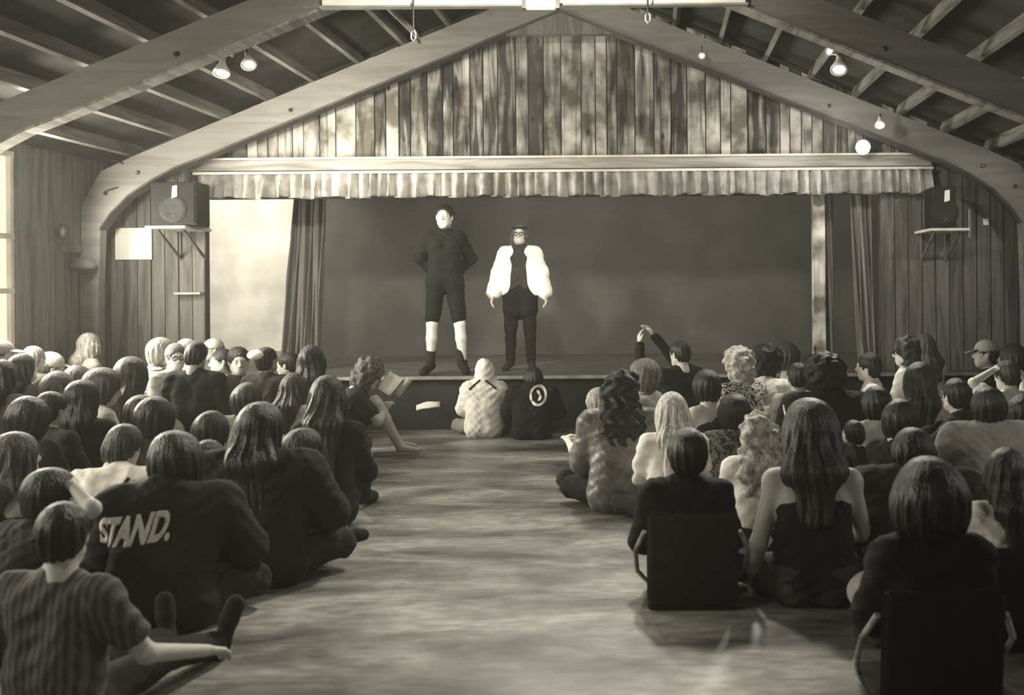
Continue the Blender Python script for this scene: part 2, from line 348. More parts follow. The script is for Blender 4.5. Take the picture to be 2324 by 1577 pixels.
tag(MB().box((1.86, 11.80, STZ), (2.0, 11.93, 2.9), bev=.006).build('stage_post', M_PALE), 'pale knotty wooden post standing at the right of the stage', 'post')
# ------------------------------------------------------------------ wall fixtures
M_SPK = mottled('speaker_black', .004, .008, (1, 1, 1), 20, .6)
def speaker(px0, px1, py0, py1, s, label, shl, shlabel, sx0, sx1, yaw):
    a, b_ = P(px0, py1, s), P(px1, py0, s); w = b_.x-a.x; h = b_.z-a.z; c = (a.x+b_.x)/2
    e = empty('loudspeaker', (c, a.y, a.z), label, 'speaker', None, yaw)
    MB().box((-w/2, -.17, 0), (w/2, .17, h), bev=.012).build('cabinet', M_SPK, e)
    gr = MB().box((-w/2+.02, -.182, .02), (w/2-.02, -.17, h-.02), bev=.004).build('grille', mottled('grille_cloth', .008, .014, (1, 1, 1), 60, .8), e)
    Mr = Matrix.Translation((0, -.183, h*.38)) @ Matrix.Rotation(R(90), 4, 'X')
    MB().lathe([(.15, 0), (.15, .006), (.12, .012), (.05, .003)], 24, Mr).build('woofer', M_SPK, gr)
    MB().prism([(-.03, h*.10), (.04, h*.10), (.005, h*.22)], -.19, -.182).build('badge', M_WHITE, gr)
    MB().prism([(-.01, h*.62), (.05, h*.66), (.05, h*.92), (.0, h*.90)], -.195, -.18).build('horn', M_WHITE, e)
    p0, p1 = P(sx0, shl, s), P(sx1, shl, s); cx = (p0.x+p1.x)/2; ww = p1.x-p0.x
    sh = empty('wall_shelf', (cx, a.y, a.z-.035), shlabel, 'shelf')
    MB().box((-ww/2, -.22, 0), (ww/2, YF-a.y, .03), bev=.004).build('board', MATS['pale_trim'], sh)
    for x in (-ww*.32, ww*.32):
        MB().prism([(0, 0), (.03, 0), (.03, -.01), (0, -.01)], 0, 0.001).b.free()
        bb = MB(); bb.tube([(x, YF-a.y-.01, -.30), (x, -.1, -.005)], .016); bb.tube([(x, YF-a.y-.012, 0), (x, YF-a.y-.012, -.32)], .014); bb.build('bracket', M_DARKWOOD, sh)
speaker(360, 463, 408, 505, 208, 'black loudspeaker on a shelf at the left of the stage', 511, 'pale wall shelf holding the left loudspeaker', 352, 442, 0)
speaker(2108, 2162, 432, 524, 208, 'black loudspeaker on a shelf at the right of the stage', 533, 'pale wall shelf holding the right loudspeaker', 2100, 2188, 0)
def card(name, px0, px1, py0, py1, mat, label, cat, s=200.3, t=.012):
    a, b_ = P(px0, py1, s), P(px1, py0, s); return tag(MB().box((a.x, a.y-t, a.z), (b_.x, a.y, b_.z), bev=.003).build(name, mat, None), label, cat)
card('paper_sign', 263, 346, 508, 580, mottled('white_card', .8, .85), 'blank white paper sign pinned on the left front wall', 'sign')
card('wall_switch', 2232, 2245, 502, 517, M_WHITE, 'small white switch plate on the right front wall', 'switch')
card('wall_conduit', 2198, 2203, 480, 545, MATS['flat_rail'], 'thin pale conduit on the wall right of the right loudspeaker', 'pipe', t=.02)
sh = card('wall_ledge', 402, 462, 655, 660, MATS['flat_rail'], 'narrow wooden ledge low on the left front wall', 'shelf', t=.09)
# globe lamp on the gable, small lamps on the trusses
p = P(1961, 338, 207); e = empty('globe_lamp', p, 'round white globe lamp on the right end of the gable', 'lamp')
MB().lathe([(.001, -.085), (.04, -.075), (.07, -.045), (.085, 0), (.07, .045), (.04, .075), (.001, .085)], 20).build('globe', emis('globe_glow', 1.3), e, True)
MB().tube([(0, 0, 0), (0, YF-.08-p.y, .0)], .03).build('mount', M_METAL, e)
def lamp_fix(px, py, s, label, aim, k=1.0, mount=(0, 0, .12)):
    e = empty('spotlight', P(px, py, s), label, 'lamp'); d = Vector(aim).normalized(); q = d.to_track_quat('Z', 'Y').to_matrix().to_4x4()
    MB().lathe([(.018*k, -.10*k), (.022*k, -.05*k), (.035*k, -.02*k), (.06*k, .03*k), (.062*k, .045*k), (.05*k, .045*k), (.02*k, 0)], 16, q).build('reflector', M_WHITE, e, True)
    MB().lathe([(.002, 0), (.035*k, .01*k), (.045*k, .035*k), (.03*k, .05*k), (.002, .06*k)], 14, q).build('bulb', emis('bulb_glow', 1.6), e, True)
    MB().tube([tuple(-d*.08*k), (mount[0]*.5, mount[1]*.5, mount[2]*.8), mount], .012*k).build('arm', M_METAL, e)
lamp_fix(508, 148, 262, 'round white spotlight hanging left of its twin on the near truss', (.1, -.4, -.9), 1.2, (0.03, .0, .19))
lamp_fix(568, 132, 262, 'cone shaped white spotlight hanging right of its twin on the near truss', (.3, -.5, -.8), 1.1, (-.10, .0, .20))
lamp_fix(518, 108, 265, 'small pale lamp socket above the pair of left spotlights', (-.6, -.5, .5), .7, (.06, .05, .05))
lamp_fix(1908, 152, 262, 'white cone spotlight hanging from the right slope of the near truss', (-.1, -.5, -.8), 1.25, (.03, 0, .22))
lamp_fix(1893, 120, 262, 'small pale lamp facing left in the right spotlight cluster', (-.7, -.6, .2), .75, (.06, 0, .12))
lamp_fix(1915, 112, 262, 'small pale lamp on top of the right spotlight cluster', (.4, -.7, .5), .8, (-.02, 0, .10))
lamp_fix(1597, 125, 215, 'tiny lamp near the ridge on the right slope', (0, -.7, -.6), .6, (0, .02, .1))
lamp_fix(2000, 283, 222, 'slim white lamp clamped to the far truss above the globe', (-.1, -.6, -.8), .9, (.02, .05, .1))
# things on the left wall
e = empty('wall_bell', P(140, 515, 222), 'round dark bell on the stud of the left wall', 'bell')
MB().lathe([(.08, -.03), (.08, 0), (.05, .02), (.001, .03)], 20, Matrix.Rotation(R(90), 4, 'X')).build('gong', M_METAL, e, True); MB().box((-.2, -.01, -.03), (0, .03, .03)).build('mount', M_METAL, e)
e = empty('wall_lantern', P(190, 600, 212), 'dim dome shaped lamp shade jutting from the left wall post', 'lamp')
MB().lathe([(.14, 0), (.13, .05), (.09, .10), (.03, .13), (.001, .135)], 20).build('shade', mottled('dim_shade', .12, .16), e, True); MB().tube([(-.05, 0, .08), (-.33, 0, .05)], .015).build('arm', M_METAL, e)
for i, (a, b_, lb) in enumerate([((255, 352, 212), (350, 378, 207), 'upper thin wire strung from the left post to the far truss'), ((240, 425, 212), (345, 382, 207), 'lower thin wire strung from the left post to the far truss')]):
    tag(MB().tube([P(*a), (P(*a)+P(*b_))/2-Vector((0, 0, .02)), P(*b_)], .007).build('wire', M_METAL), lb, 'wire')
e = empty('junction_box', P(338, 378, 206), 'small white junction box where the wires meet at left', 'box'); MB().box((-.04, -.03, -.04), (.05, .03, .03), bev=.01).build('box', M_WHITE, e); MB().tube([(.05, 0, 0), (.12, 0, -.02), (.18, .0, -.1)], .01).build('cable', M_WHITE, e)

# ------------------------------------------------------------------ smooth volumes for figures
class Fld:
    def __init__(s): s.p = []
    def cone(s, a, b, r1, r2=None, k=.03, op='u'): s.p.append(('c', np.array(a, float), np.array(b, float), r1, r1 if r2 is None else r2, k, op)); return s
    def ell(s, c, r, M=None, k=.03, op='u'): s.p.append(('e', np.array(c, float), np.array(r, float), None if M is None else np.array(M, float), 0, k, op)); return s
    def ev(s, X, Y, Z, f, prims=None):
        return f
    def bounds(s, pad):
        lo = np.full(3, 9.); hi = -lo
        for q in s.p:
            if q[6] != 'u': continue
            if q[0] == 'c': l = np.minimum(q[1]-q[3], q[2]-q[4]); h = np.maximum(q[1]+q[3], q[2]+q[4])
            else:
                rr = q[2].max() if q[3] is not None else q[2]; l = q[1]-rr; h = q[1]+rr
            lo = np.minimum(lo, l); hi = np.maximum(hi, h)
        return lo-pad, hi+pad
def prim_d(q, X, Y, Z):
    if q[0] == 'c':
        a, b = q[1], q[2]; ba = b-a; L = float(ba@ba)+1e-9
        x, y, z = X-a[0], Y-a[1], Z-a[2]
        t = np.clip((x*ba[0]+y*ba[1]+z*ba[2])/L, 0, 1)
        return np.sqrt((x-t*ba[0])**2+(y-t*ba[1])**2+(z-t*ba[2])**2)-(q[3]+(q[4]-q[3])*t)
    x, y, z = X-q[1][0], Y-q[1][1], Z-q[1][2]; r = q[2]
    if q[3] is not None:
        M = q[3]; x, y, z = (M[0][0]*x+M[1][0]*y+M[2][0]*z, M[0][1]*x+M[1][1]*y+M[2][1]*z, M[0][2]*x+M[1][2]*y+M[2][2]*z)
    k0 = np.sqrt((x/r[0])**2+(y/r[1])**2+(z/r[2])**2)+1e-6; k1 = np.sqrt((x/r[0]**2)**2+(y/r[1]**2)**2+(z/r[2]**2)**2)+1e-6
    return k0*(k0-1)/k1
def evalf(F, X, Y, Z, disp=None):
    f = np.full(np.broadcast(X, Y, Z).shape, .5, np.float32)
    for q in F.p:
        d = prim_d(q, X, Y, Z); k = q[5]
        if q[6] == 'u': h = np.maximum(k-np.abs(f-d), 0)/k; f = np.minimum(f, d)-h*h*k*.25
        else: h = np.maximum(k-np.abs(f+d), 0)/k; f = np.maximum(f, -d)+h*h*k*.25
    if disp is not None: f = f+disp(X, Y, Z)
    return f
def nets(F, h, disp=None, clipz=None):
    pad = 3*h+.02; lo, hi = F.bounds(pad); n = np.ceil((hi-lo)/h).astype(int)+1
    xs, ys, zs = [(lo[i]+h*np.arange(n[i])).astype(np.float32) for i in range(3)]
    f = np.full(n, .5, np.float32)
    for q in F.p:
        if q[0] == 'c': l = np.minimum(q[1]-q[3], q[2]-q[4]); hh = np.maximum(q[1]+q[3], q[2]+q[4])
        else:
            rr = q[2].max() if q[3] is not None else q[2]; l = q[1]-rr; hh = q[1]+rr
        mg = q[5]+4*h
        a = np.clip(((l-mg-lo)/h).astype(int), 0, n-1); b = np.clip(((hh+mg-lo)/h).astype(int)+2, 1, n)
        sl = tuple(slice(a[i], b[i]) for i in range(3))
        X = xs[sl[0]][:, None, None]; Y = ys[sl[1]][None, :, None]; Z = zs[sl[2]][None, None, :]
        d = prim_d(q, X, Y, Z); g = f[sl]; k = q[5]
        if q[6] == 'u': hk = np.maximum(k-np.abs(g-d), 0)/k; f[sl] = np.minimum(g, d)-hk*hk*k*.25
        else: hk = np.maximum(k-np.abs(g+d), 0)/k; f[sl] = np.maximum(g, -d)+hk*hk*k*.25
    if disp is not None: f = f+disp(xs[:, None, None], ys[None, :, None], zs[None, None, :]).astype(np.float32)
    if clipz is not None: f = np.maximum(f, (clipz-zs)[None, None, :])
    f[0] = f[-1] = .5; f[:, 0] = f[:, -1] = .5; f[:, :, 0] = f[:, :, -1] = .5
    s = f < 0; c = s[:-1, :-1, :-1].astype(np.int8); tot = np.zeros_like(c)
    for i in (0, 1):
        for j in (0, 1):
            for k in (0, 1): tot += s[i:n[0]-1+i, j:n[1]-1+j, k:n[2]-1+k]
    act = (tot > 0) & (tot < 8); ci = np.argwhere(act)
    if len(ci) == 0: return np.zeros((0, 3)), np.zeros((0, 4), int)
    ids = np.full(act.shape, -1, np.int32); ids[act] = np.arange(len(ci))
    corners = [(i, j, k) for i in (0, 1) for j in (0, 1) for k in (0, 1)]
    fv = np.stack([f[ci[:, 0]+a, ci[:, 1]+b, ci[:, 2]+c_] for a, b, c_ in corners], 1)
    acc = np.zeros((len(ci), 3)); cnt = np.zeros(len(ci))
    for ia, A in enumerate(corners):
        for ib, B in enumerate(corners):
            if ib <= ia or sum(abs(A[t]-B[t]) for t in range(3)) != 1: continue
            fa, fb = fv[:, ia], fv[:, ib]; m = (fa < 0) != (fb < 0); t = np.where(m, fa/np.where(m, fa-fb, 1), 0)
            for ax in range(3): acc[:, ax] += np.where(m, A[ax]+t*(B[ax]-A[ax]), 0)
            cnt += m
    V = lo+(ci+acc/cnt[:, None])*h; Q = []
    for ax in range(3):
        a = [slice(0, None)]*3; b = [slice(0, None)]*3; a[ax] = slice(0, -1); b[ax] = slice(1, None)
        e = s[tuple(a)] != s[tuple(b)]; E = np.argwhere(e); neg = s[tuple(a)][e]
        u, v = (ax+1) % 3, (ax+2) % 3; ok = (E[:, u] > 0) & (E[:, v] > 0) & (E[:, u] < n[u]-1) & (E[:, v] < n[v]-1); E = E[ok]; neg = neg[ok]
        def cid(du, dv):
            T = E.copy(); T[:, u] -= du; T[:, v] -= dv; return ids[T[:, 0], T[:, 1], T[:, 2]]
        q = np.stack([cid(1, 1), cid(0, 1), cid(0, 0), cid(1, 0)], 1); q[~neg] = q[~neg][:, ::-1]; Q.append(q)
    return V, np.concatenate(Q)
def mk(name, parts, mat, parent=None):
    Vs, Qs, o = [], [], 0
    for V, Q in parts:
        Vs.append(V); Qs.append(Q+o); o += len(V)
    V = np.concatenate(Vs).astype(np.float32); Q = np.concatenate(Qs).astype(np.int32)
    me = bpy.data.meshes.new(name); me.vertices.add(len(V)); me.vertices.foreach_set('co', V.ravel())
    me.loops.add(Q.size); me.loops.foreach_set('vertex_index', Q.ravel()); me.polygons.add(len(Q))
    me.polygons.foreach_set('loop_start', np.arange(0, Q.size, 4, dtype=np.int32)); me.polygons.foreach_set('loop_total', np.full(len(Q), 4, np.int32))
    me.update(calc_edges=True); me.polygons.foreach_set('use_smooth', np.ones(len(Q), bool)); me.validate()
    return linkobj(name, me, mat, parent)
# materials of figures
def skin_mat(v=.5):
    k = 'skin_%.2f' % v
    if k not in MATS:
        m, t, b = new_mat(k, .5, v, .35); b.inputs['Subsurface Weight'].default_value = .0; MATS[k] = m
    return MATS[k]
def cloth_mat(v, pat=None):
    k = 'cloth_%.3f_%s' % (v, pat)
    if k in MATS: return MATS[k]
    if pat == 'leather': m = mottled(k, v*.6, v*1.3, (1, 1, 1), 9, .42, .5, .5)
    elif pat == 'floral': m = mottled(k, .03, v, (1, 1, 1), 26, .8, .2, lo=.46, hi=.52, detail=2, dist=1.5)
    elif pat == 'stripe':
        m, t, b = new_mat(k, .8, v, .2); tc = nd(t, 'ShaderNodeTexCoord'); w = nd(t, 'ShaderNodeTexWave', bands_direction='Z', i_Scale=9.0, i_Distortion=1.2)
        t.links.new(tc.outputs['Object'], w.inputs[0]); r = ramp(t, w.outputs['Fac'], [(.4, v*.18), (.6, v)]); t.links.new(r.outputs[0], b.inputs['Base Color'])
    elif pat == 'pinstripe':
        m, t, b = new_mat(k, .8, v, .2); tc = nd(t, 'ShaderNodeTexCoord'); w = nd(t, 'ShaderNodeTexWave', bands_direction='X', i_Scale=11.0, i_Distortion=.8)
        t.links.new(tc.outputs['Object'], w.inputs[0]); r = ramp(t, w.outputs['Fac'], [(.3, v*.5), (.7, v)]); t.links.new(r.outputs[0], b.inputs['Base Color'])
    else: m = mottled(k, v*.85, v*1.1, (1, 1, 1), 14, .85, .25, .15)
    MATS[k] = m; return m
def hair_mat(v, kind='straight'):
    k = 'hair_%.3f_%s' % (v, kind)
    if k in MATS: return MATS[k]
    sc = (34, 34, 2.2) if kind == 'straight' else (9, 9, 7)
    m = mottled(k, v*.45, v*1.35, sc, 2.2, .42 if kind == 'straight' else .6, .6, .4 if kind == 'straight' else .2, 4, .6 if kind == 'straight' else 2.5, bscale=3); return m

def nrm(v): v = np.array(v, float); return v/(np.linalg.norm(v)+1e-9)
def rotx(a): c, s = math.cos(a), math.sin(a); return np.array([[1, 0, 0], [0, c, -s], [0, s, c]])
def rotz(a): c, s = math.cos(a), math.sin(a); return np.array([[c, -s, 0], [s, c, 0], [0, 0, 1]])
def roty(a): c, s = math.cos(a), math.sin(a); return np.array([[c, 0, s], [0, 1, 0], [-s, 0, c]])
def hand_mesh(w, d, n, side, sc, curl=.5):
    d = nrm(d); n = nrm(np.array(n)-d*np.dot(n, d)); t = np.cross(d, n)*side; F = Fld()   # t points to the thumb side
    p0 = w+d*.02*sc; p1 = w+d*.085*sc
    F.cone(w-d*.03*sc, w+d*.01*sc, .026*sc, .023*sc, .02)
    for o_ in (-.026, -.009, .009, .024): F.cone(p0+t*o_*.6*sc, p1+t*o_*sc, .015*sc, .0125*sc, .012)
    for o_, L in ((.028, .068), (.010, .078), (-.010, .072), (-.028, .056)):
        a = p1+t*o_*sc; c1 = curl*.7+.1*abs(o_)*10; e1 = a+(d*math.cos(c1)+n*math.sin(c1)+t*o_*2)*L*.5*sc
        e2 = e1+(d*math.cos(c1*2.1)+n*math.sin(c1*2.1))*L*.5*sc
        F.cone(a, e1, .0098*sc, .009*sc, .005); F.cone(e1, e2, .009*sc, .0075*sc, .004)
    a = p0+t*.024*sc; e1 = a+(d*.7+t*.8+n*.2)*.034*sc; e2 = e1+(d*.95+t*.2+n*.3)*.03*sc
    F.cone(a, e1, .014*sc, .011*sc, .012); F.cone(e1, e2, .011*sc, .009*sc, .005)
    return nets(F, .0052*sc)
def head_field(hc, M, sc):
    F = Fld(); T = lambda p: hc+M@(np.array(p)*sc)
    def E(c, r, k=.02, op='u'): F.ell(T(c), np.array(r)*sc, M, k*sc, op)
    def K(a, b, r1, r2, k=.015, op='u'): F.cone(T(a), T(b), r1*sc, r2*sc, k*sc, op)
    E((0, -.014, .026), (.074, .094, .086)); E((0, .022, -.028), (.060, .066, .080), .03); E((0, .045, -.078), (.036, .040, .032), .03)
    K((-.050, .0, -.055), (-.018, .055, -.088), .020, .018, .03); K((.050, .0, -.055), (.018, .055, -.088), .020, .018, .03)
    K((-.032, .076, .024), (.032, .076, .024), .010, .010, .02)
    K((0, .088, .012), (0, .104, -.022), .007, .011, .012); K((-.010, .092, -.028), (.010, .092, -.028), .009, .009, .008)
    E((-.031, .094, .006), (.015, .014, .011), .012, 's'); E((.031, .094, .006), (.015, .014, .011), .012, 's')
    E((-.031, .074, .005), (.012, .012, .012), .003); E((.031, .074, .005), (.012, .012, .012), .003)
    K((-.016, .083, -.052), (.016, .083, -.052), .0065, .0065, .006); K((-.013, .081, -.062), (.013, .081, -.062), .0075, .0075, .006)
    K((-.017, .094, -.057), (.017, .094, -.057), .002, .002, .004, 's')
    for sx in (-1, 1): E((sx*.077, -.006, -.004), (.010, .019, .031), .008)
    F.cone(T((0, -.02, -.06)), T((0, -.045, -.17)), .054*sc, .056*sc, .04*sc)
    return F
NP = [0]
def person(px, s, top, label, yaw=0, lean=10, legs='cross', arms='lap', hair='short', hv=.03, shirt=.04, pat=None, pants=.03, skin=.45,
           hy=0, ht=0, long_sleeve=True, width=1.0, group=None, foot_z=0, H=None, glasses=False, capv=None, extra=None, custom=None, fine=None, shorts=False,
           hoodv=None, hairlen=None, hs=None, seat=None, bare=False, shoev=.03, facial=True, baggy=0, rollx=0, zbase=0):
    NP[0] += 1; sd = NP[0]; rr = random.Random(sd*7+1)
    if H is None: H = EYE-(top-VY)/s-zbase
    near = s > 300; h = .0085 if s > 420 else (.011 if near else .0135)
    if fine: h = fine
    L = R(lean); base = .10; z0 = 0
    if legs == 'chair' or (H > 1.0 and legs not in ('stand', 'kneel')):
        legs = 'chair'; sc = .98 if H < 1.1 else 1.0; z0 = max(.2, H-.86*sc); 
    pel = np.array([0, 0, .11])
    if legs == 'kneel': pel = np.array([0, -.02, .24])
    if legs == 'stand': pel = np.array([0, 0, .93])
    if hy == 0 and legs != 'stand': hy = rr.uniform(-24, 24); rollx = rr.uniform(-9, 9); ht = ht+rr.uniform(-7, 9)
    RL = rotx(-L); RH = rotx(-L*.55)
    up = lambda z, x=0, y=0: pel+RL@np.array([x, y, z])
    waist = pel+RH@np.array([0, 0, .16]); chest = waist+RL@np.array([0, .01, .17]); sh = chest+RL@np.array([0, -.005, .11])
    neck = sh+RL@np.array([0, -.005, .06]); hc = neck+rotx(-L*.6-R(ht)*.5)@np.array([0, .022, .135])
    MH = rotz(R(hy))@rotx(-L*.25-R(ht))@roty(R(rollx))
    H0 = hc[2]+.112
    if legs == 'chair': SC = sc
    else: SC = H/H0
    A = lambda v: np.array(v)*SC+np.array([0, 0, z0])
    G = {}
    hipx = .085
    hip = {q: pel+np.array([q*hipx, 0, -.0]) for q in (-1, 1)}
    kn, an, to = {}, {}, {}
    for q in (-1, 1):
        if legs == 'cross': kn[q] = (q*.34, .26, .10+.03*(q > 0)); an[q] = (-q*.04, .34+.06*q, .06); to[q] = (-q*.19, .33+.07*q, .045)
        elif legs == 'knees': kn[q] = (q*.12, .33, .43); an[q] = (q*.11, .52, .07); to[q] = (q*.13, .66, .035)
        elif legs == 'stretch': kn[q] = (q*.11, .44, .15); an[q] = (q*.13, .86, .07); to[q] = (q*.17, .90, .21)
        elif legs == 'side': kn[q] = (.14+.18*(q > 0), .34-.1*(q > 0), .09); an[q] = (.40+.08*(q > 0), .02, .07); to[q] = (.50+.05*(q > 0), -.08, .05)
        elif legs == 'kneel': kn[q] = (q*.13, .34, .07); an[q] = (q*.10, -.12, .06); to[q] = (q*.09, -.26, .04)
        elif legs == 'chair': kn[q] = (q*.13, .42, .12); an[q] = (q*.14, .46, (-z0/SC+.08)); to[q] = (q*.16, .60, (-z0/SC+.04))
        elif legs == 'stand': kn[q] = (q*.11, .015, .50); an[q] = (q*.12, -.02, .09); to[q] = (q*.15, .12, .035)
    kn = {q: np.array(kn[q], float) for q in kn}; an = {q: np.array(an[q], float) for q in an}; to = {q: np.array(to[q], float) for q in to}
    shd = {q: sh+RL@np.array([q*.165*width, -.005, -.015]) for q in (-1, 1)}
    el, wr, hn = {}, {}, {}
    for q in (-1, 1):
        aq = arms if isinstance(arms, str) else arms[0 if q < 0 else 1]
        if isinstance(aq, tuple): el[q], wr[q] = np.array(aq[0], float), np.array(aq[1], float)
        elif aq == 'lap': el[q] = shd[q]+np.array([q*.07, .08, -.25]); wr[q] = pel+np.array([q*.07, .26, .10])
        elif aq == 'knees': el[q] = shd[q]+np.array([q*.08, .17, -.19]); wr[q] = pel+np.array([q*.10, .40, .28])
        elif aq == 'back': el[q] = shd[q]+np.array([q*.10, -.10, -.24]); wr[q] = np.array([q*.32, -.24, .07])
        elif aq == 'down': el[q] = shd[q]+np.array([q*.075, -.02, -.27]); wr[q] = shd[q]+np.array([q*.10, .09, -.49])
        elif aq == 'face': el[q] = shd[q]+np.array([q*.03, .22, -.16]); wr[q] = hc+MH@np.array([q*.055, .09, -.16])
        elif aq == 'head': el[q] = shd[q]+np.array([q*.14, .10, .16]); wr[q] = hc+np.array([q*.11, .03, .05])
        elif aq == 'hug': el[q] = shd[q]+np.array([q*.09, .12, -.22]); wr[q] = pel+np.array([-q*.02, .30, .18])
        if legs == 'chair' and aq in ('down', 'back'): wr[q] = pel+np.array([q*.25, .12, .12])
        dv = wr[q]-el[q]; hn[q] = np.array([0, 0, -1]) if abs(nrm(dv)[2]) < .7 else np.array([-q, 0, 0])
    if custom:
        for kk, vv in custom.items():
            tgt = {'kn': kn, 'an': an, 'to': to, 'el': el, 'wr': wr}[kk[0:2]]; tgt[-1 if kk.endswith('L') else 1] = np.array(vv, float)
    hd = A(hc); yawr = R(yaw)
    X, Y = (px-VX)/s, FP/s
    off = rotz(yawr)@np.array([hd[0], hd[1], 0])
    loc = Vector((X-off[0], Y-off[1], zbase))
    # ---- body
    B = Fld(); w = width
    def torso(F, inf, k=.06, z_lo=True):
        for q in (-1, 1):
            F.cone(A(pel+np.array([q*.075*w, 0, 0])), A(waist+np.array([q*.055*w, 0, 0])), (.105+inf)*SC, (.092+inf)*SC, k)
            F.cone(A(waist+np.array([q*.055*w, 0, 0])), A(chest+RL@np.array([q*.075*w, 0, .03])), (.09+inf)*SC, (.100+inf)*SC, k)
            F.cone(A(sh+RL@np.array([q*.04, 0, .0])), A(shd[q]), (.062+inf)*SC, (.055+inf)*SC, k*.8)
        F.cone(A(neck-RL@np.array([0, 0, .05])), A(neck-RL@np.array([0, 0, .02])), (.058+inf)*SC, (.05+inf*.6)*SC, k)
    torso(B, 0)
    B.cone(A(neck-np.array([0, 0, .04])), A(hc+MH@np.array([0, -.02, -.06])), .054*SC, .052*SC, .03)
    for q in (-1, 1):
        B.cone(A(shd[q]), A(el[q]), .047*SC, .038*SC, .04); B.cone(A(el[q]), A(wr[q]), .038*SC, .025*SC, .02)
        B.cone(A(hip[q]), A(kn[q]), .082*SC, .055*SC, .04); cal = kn[q]*.65+an[q]*.35
        B.cone(A(kn[q]), A(cal), .054*SC, .053*SC, .02); B.cone(A(cal), A(an[q]), .053*SC, .034*SC, .02)
        B.cone(A(an[q]-np.array([0, 0, .01])), A(to[q]), .034*SC, .022*SC, .02)
    Fh = head_field(hd, MH, SC)
    parts = [nets(B, h), nets(Fh, .0065 if s > 230 else .0075)]
    for q in (-1, 1): parts.append(hand_mesh(A(wr[q]), wr[q]-el[q], hn[q], q, SC))
    body = mk('person', parts, skin_mat(skin)); body.location = loc; body.rotation_euler = (0, 0, yawr)
    tag(body, label, 'person', group)
    # ---- shirt
    ph = [rr.random()*6.28 for _ in range(6)]; fa = .0045 if pat != 'leather' else .0038
    def fold(X, Y, Z):
        a1 = np.sin(38*Z+14*X+3*np.sin(13*X+7*Y+ph[0])+ph[1]); a2 = np.sin(31*X-22*Z+4*np.sin(9*Z+ph[2])+ph[3]); a3 = np.sin(21*Y+29*Z+2*np.sin(17*X)+ph[4])
        a4 = np.sin(74*Z-41*X+3*np.sin(19*X+23*Y+ph[5])+ph[2])
        return fa*1.05*(np.abs(a1)-.6)+fa*.8*(np.abs(a2)-.6)+fa*.6*a3+fa*.35*a4
    Sf = Fld(); inf = .016+baggy; torso(Sf, inf)
    for q in (-1, 1):
        if bare: continue
        e_ = el[q] if long_sleeve else shd[q]*.38+el[q]*.62
        Sf.cone(A(shd[q]), A(e_), (.055+inf)*SC, (.046+inf*(1 if long_sleeve else 1.35))*SC, .04)
        if long_sleeve: Sf.cone(A(el[q]), A(wr[q]*.93+el[q]*.07), (.044+inf*.9)*SC, (.031+inf*.8)*SC, .03)
    if bare:                                     # sleeveless top: cut the shoulders away
        Sf = Fld()
        for q in (-1, 1):
            Sf.cone(A(pel+np.array([q*.075*w, 0, 0])), A(waist+np.array([q*.055*w, 0, 0])), (.105+inf)*SC, (.092+inf)*SC, .06)
            Sf.cone(A(waist+np.array([q*.055*w, 0, 0])), A(chest+RL@np.array([q*.062*w, 0, -.03])), (.09+inf)*SC, (.098+inf)*SC, .06)
    if hoodv is not None:                        # thrown-back or raised hood belongs to the garment
        Mh = MH
        if hoodv == 'up':
            Sf.ell(hd+MH@(np.array([0, -.02, .01])*SC), np.array([.115, .135, .15])*SC, MH, .06); Sf.cone(A(neck), hd+MH@(np.array([0, -.05, -.08])*SC), .10*SC, .10*SC, .06)
            Sf.ell(hd+MH@(np.array([0, .11, -.01])*SC), np.array([.075, .10, .10])*SC, MH, .02, 's')
            Sf.ell(hd+MH@(np.array([0, -.08, .11])*SC), np.array([.03, .05, .04])*SC, MH, .05)
        else:
            Sf.ell(A(neck+RL@np.array([0, -.075, -.01])), np.array([.10, .06, .085])*SC, None, .04)
    sh_o = mk('shirt' if (not long_sleeve or pat != 'leather') else 'jacket', [nets(Sf, max(h, .009), fold)], cloth_mat(shirt, pat), body)
    # ---- trousers
    Tf = Fld(); ti = .014
    for q in (-1, 1):
        Tf.cone(A(pel+np.array([q*.075*w, 0, -.01])), A(pel+np.array([q*.07*w, 0, .05])), (.105+ti)*SC, (.10+ti)*SC, .05)
        end = kn[q] if not shorts else hip[q]*.15+kn[q]*.85
        Tf.cone(A(hip[q]), A(end), (.085+ti)*SC, (.058+ti*1.2)*SC, .04)
        if not shorts: Tf.cone(A(kn[q]), A(an[q]*.9+kn[q]*.1), (.056+ti)*SC, (.042+ti)*SC, .03)
    mk('shorts' if shorts else 'trousers', [nets(Tf, max(h, .011), fold, clipz=(.002 if legs != 'stand' else None))], cloth_mat(pants), body)
    # ---- shoes
    if shoev is not None:
        for q in (-1, 1):
            Fs = Fld(); d = nrm(to[q]-an[q]); heel = an[q]-np.array([0, 0, .02])-d*.035
            Fs.cone(A(heel), A(to[q]+d*.03), .040*SC, .036*SC, .02); Fs.cone(A(an[q]+nrm(kn[q]-an[q])*.03), A(an[q]), .042*SC, .044*SC, .02)
            Fs.cone(A(to[q]-d*.04), A(to[q]+d*.02), .042*SC, .038*SC, .02)
            mk('shoe', [nets(Fs, .009, clipz=.0 if legs != 'stand' else 0)], cloth_mat(shoev), body)
    # ---- hair
    T = lambda p: hd+MH@(np.array(p, float)*SC)
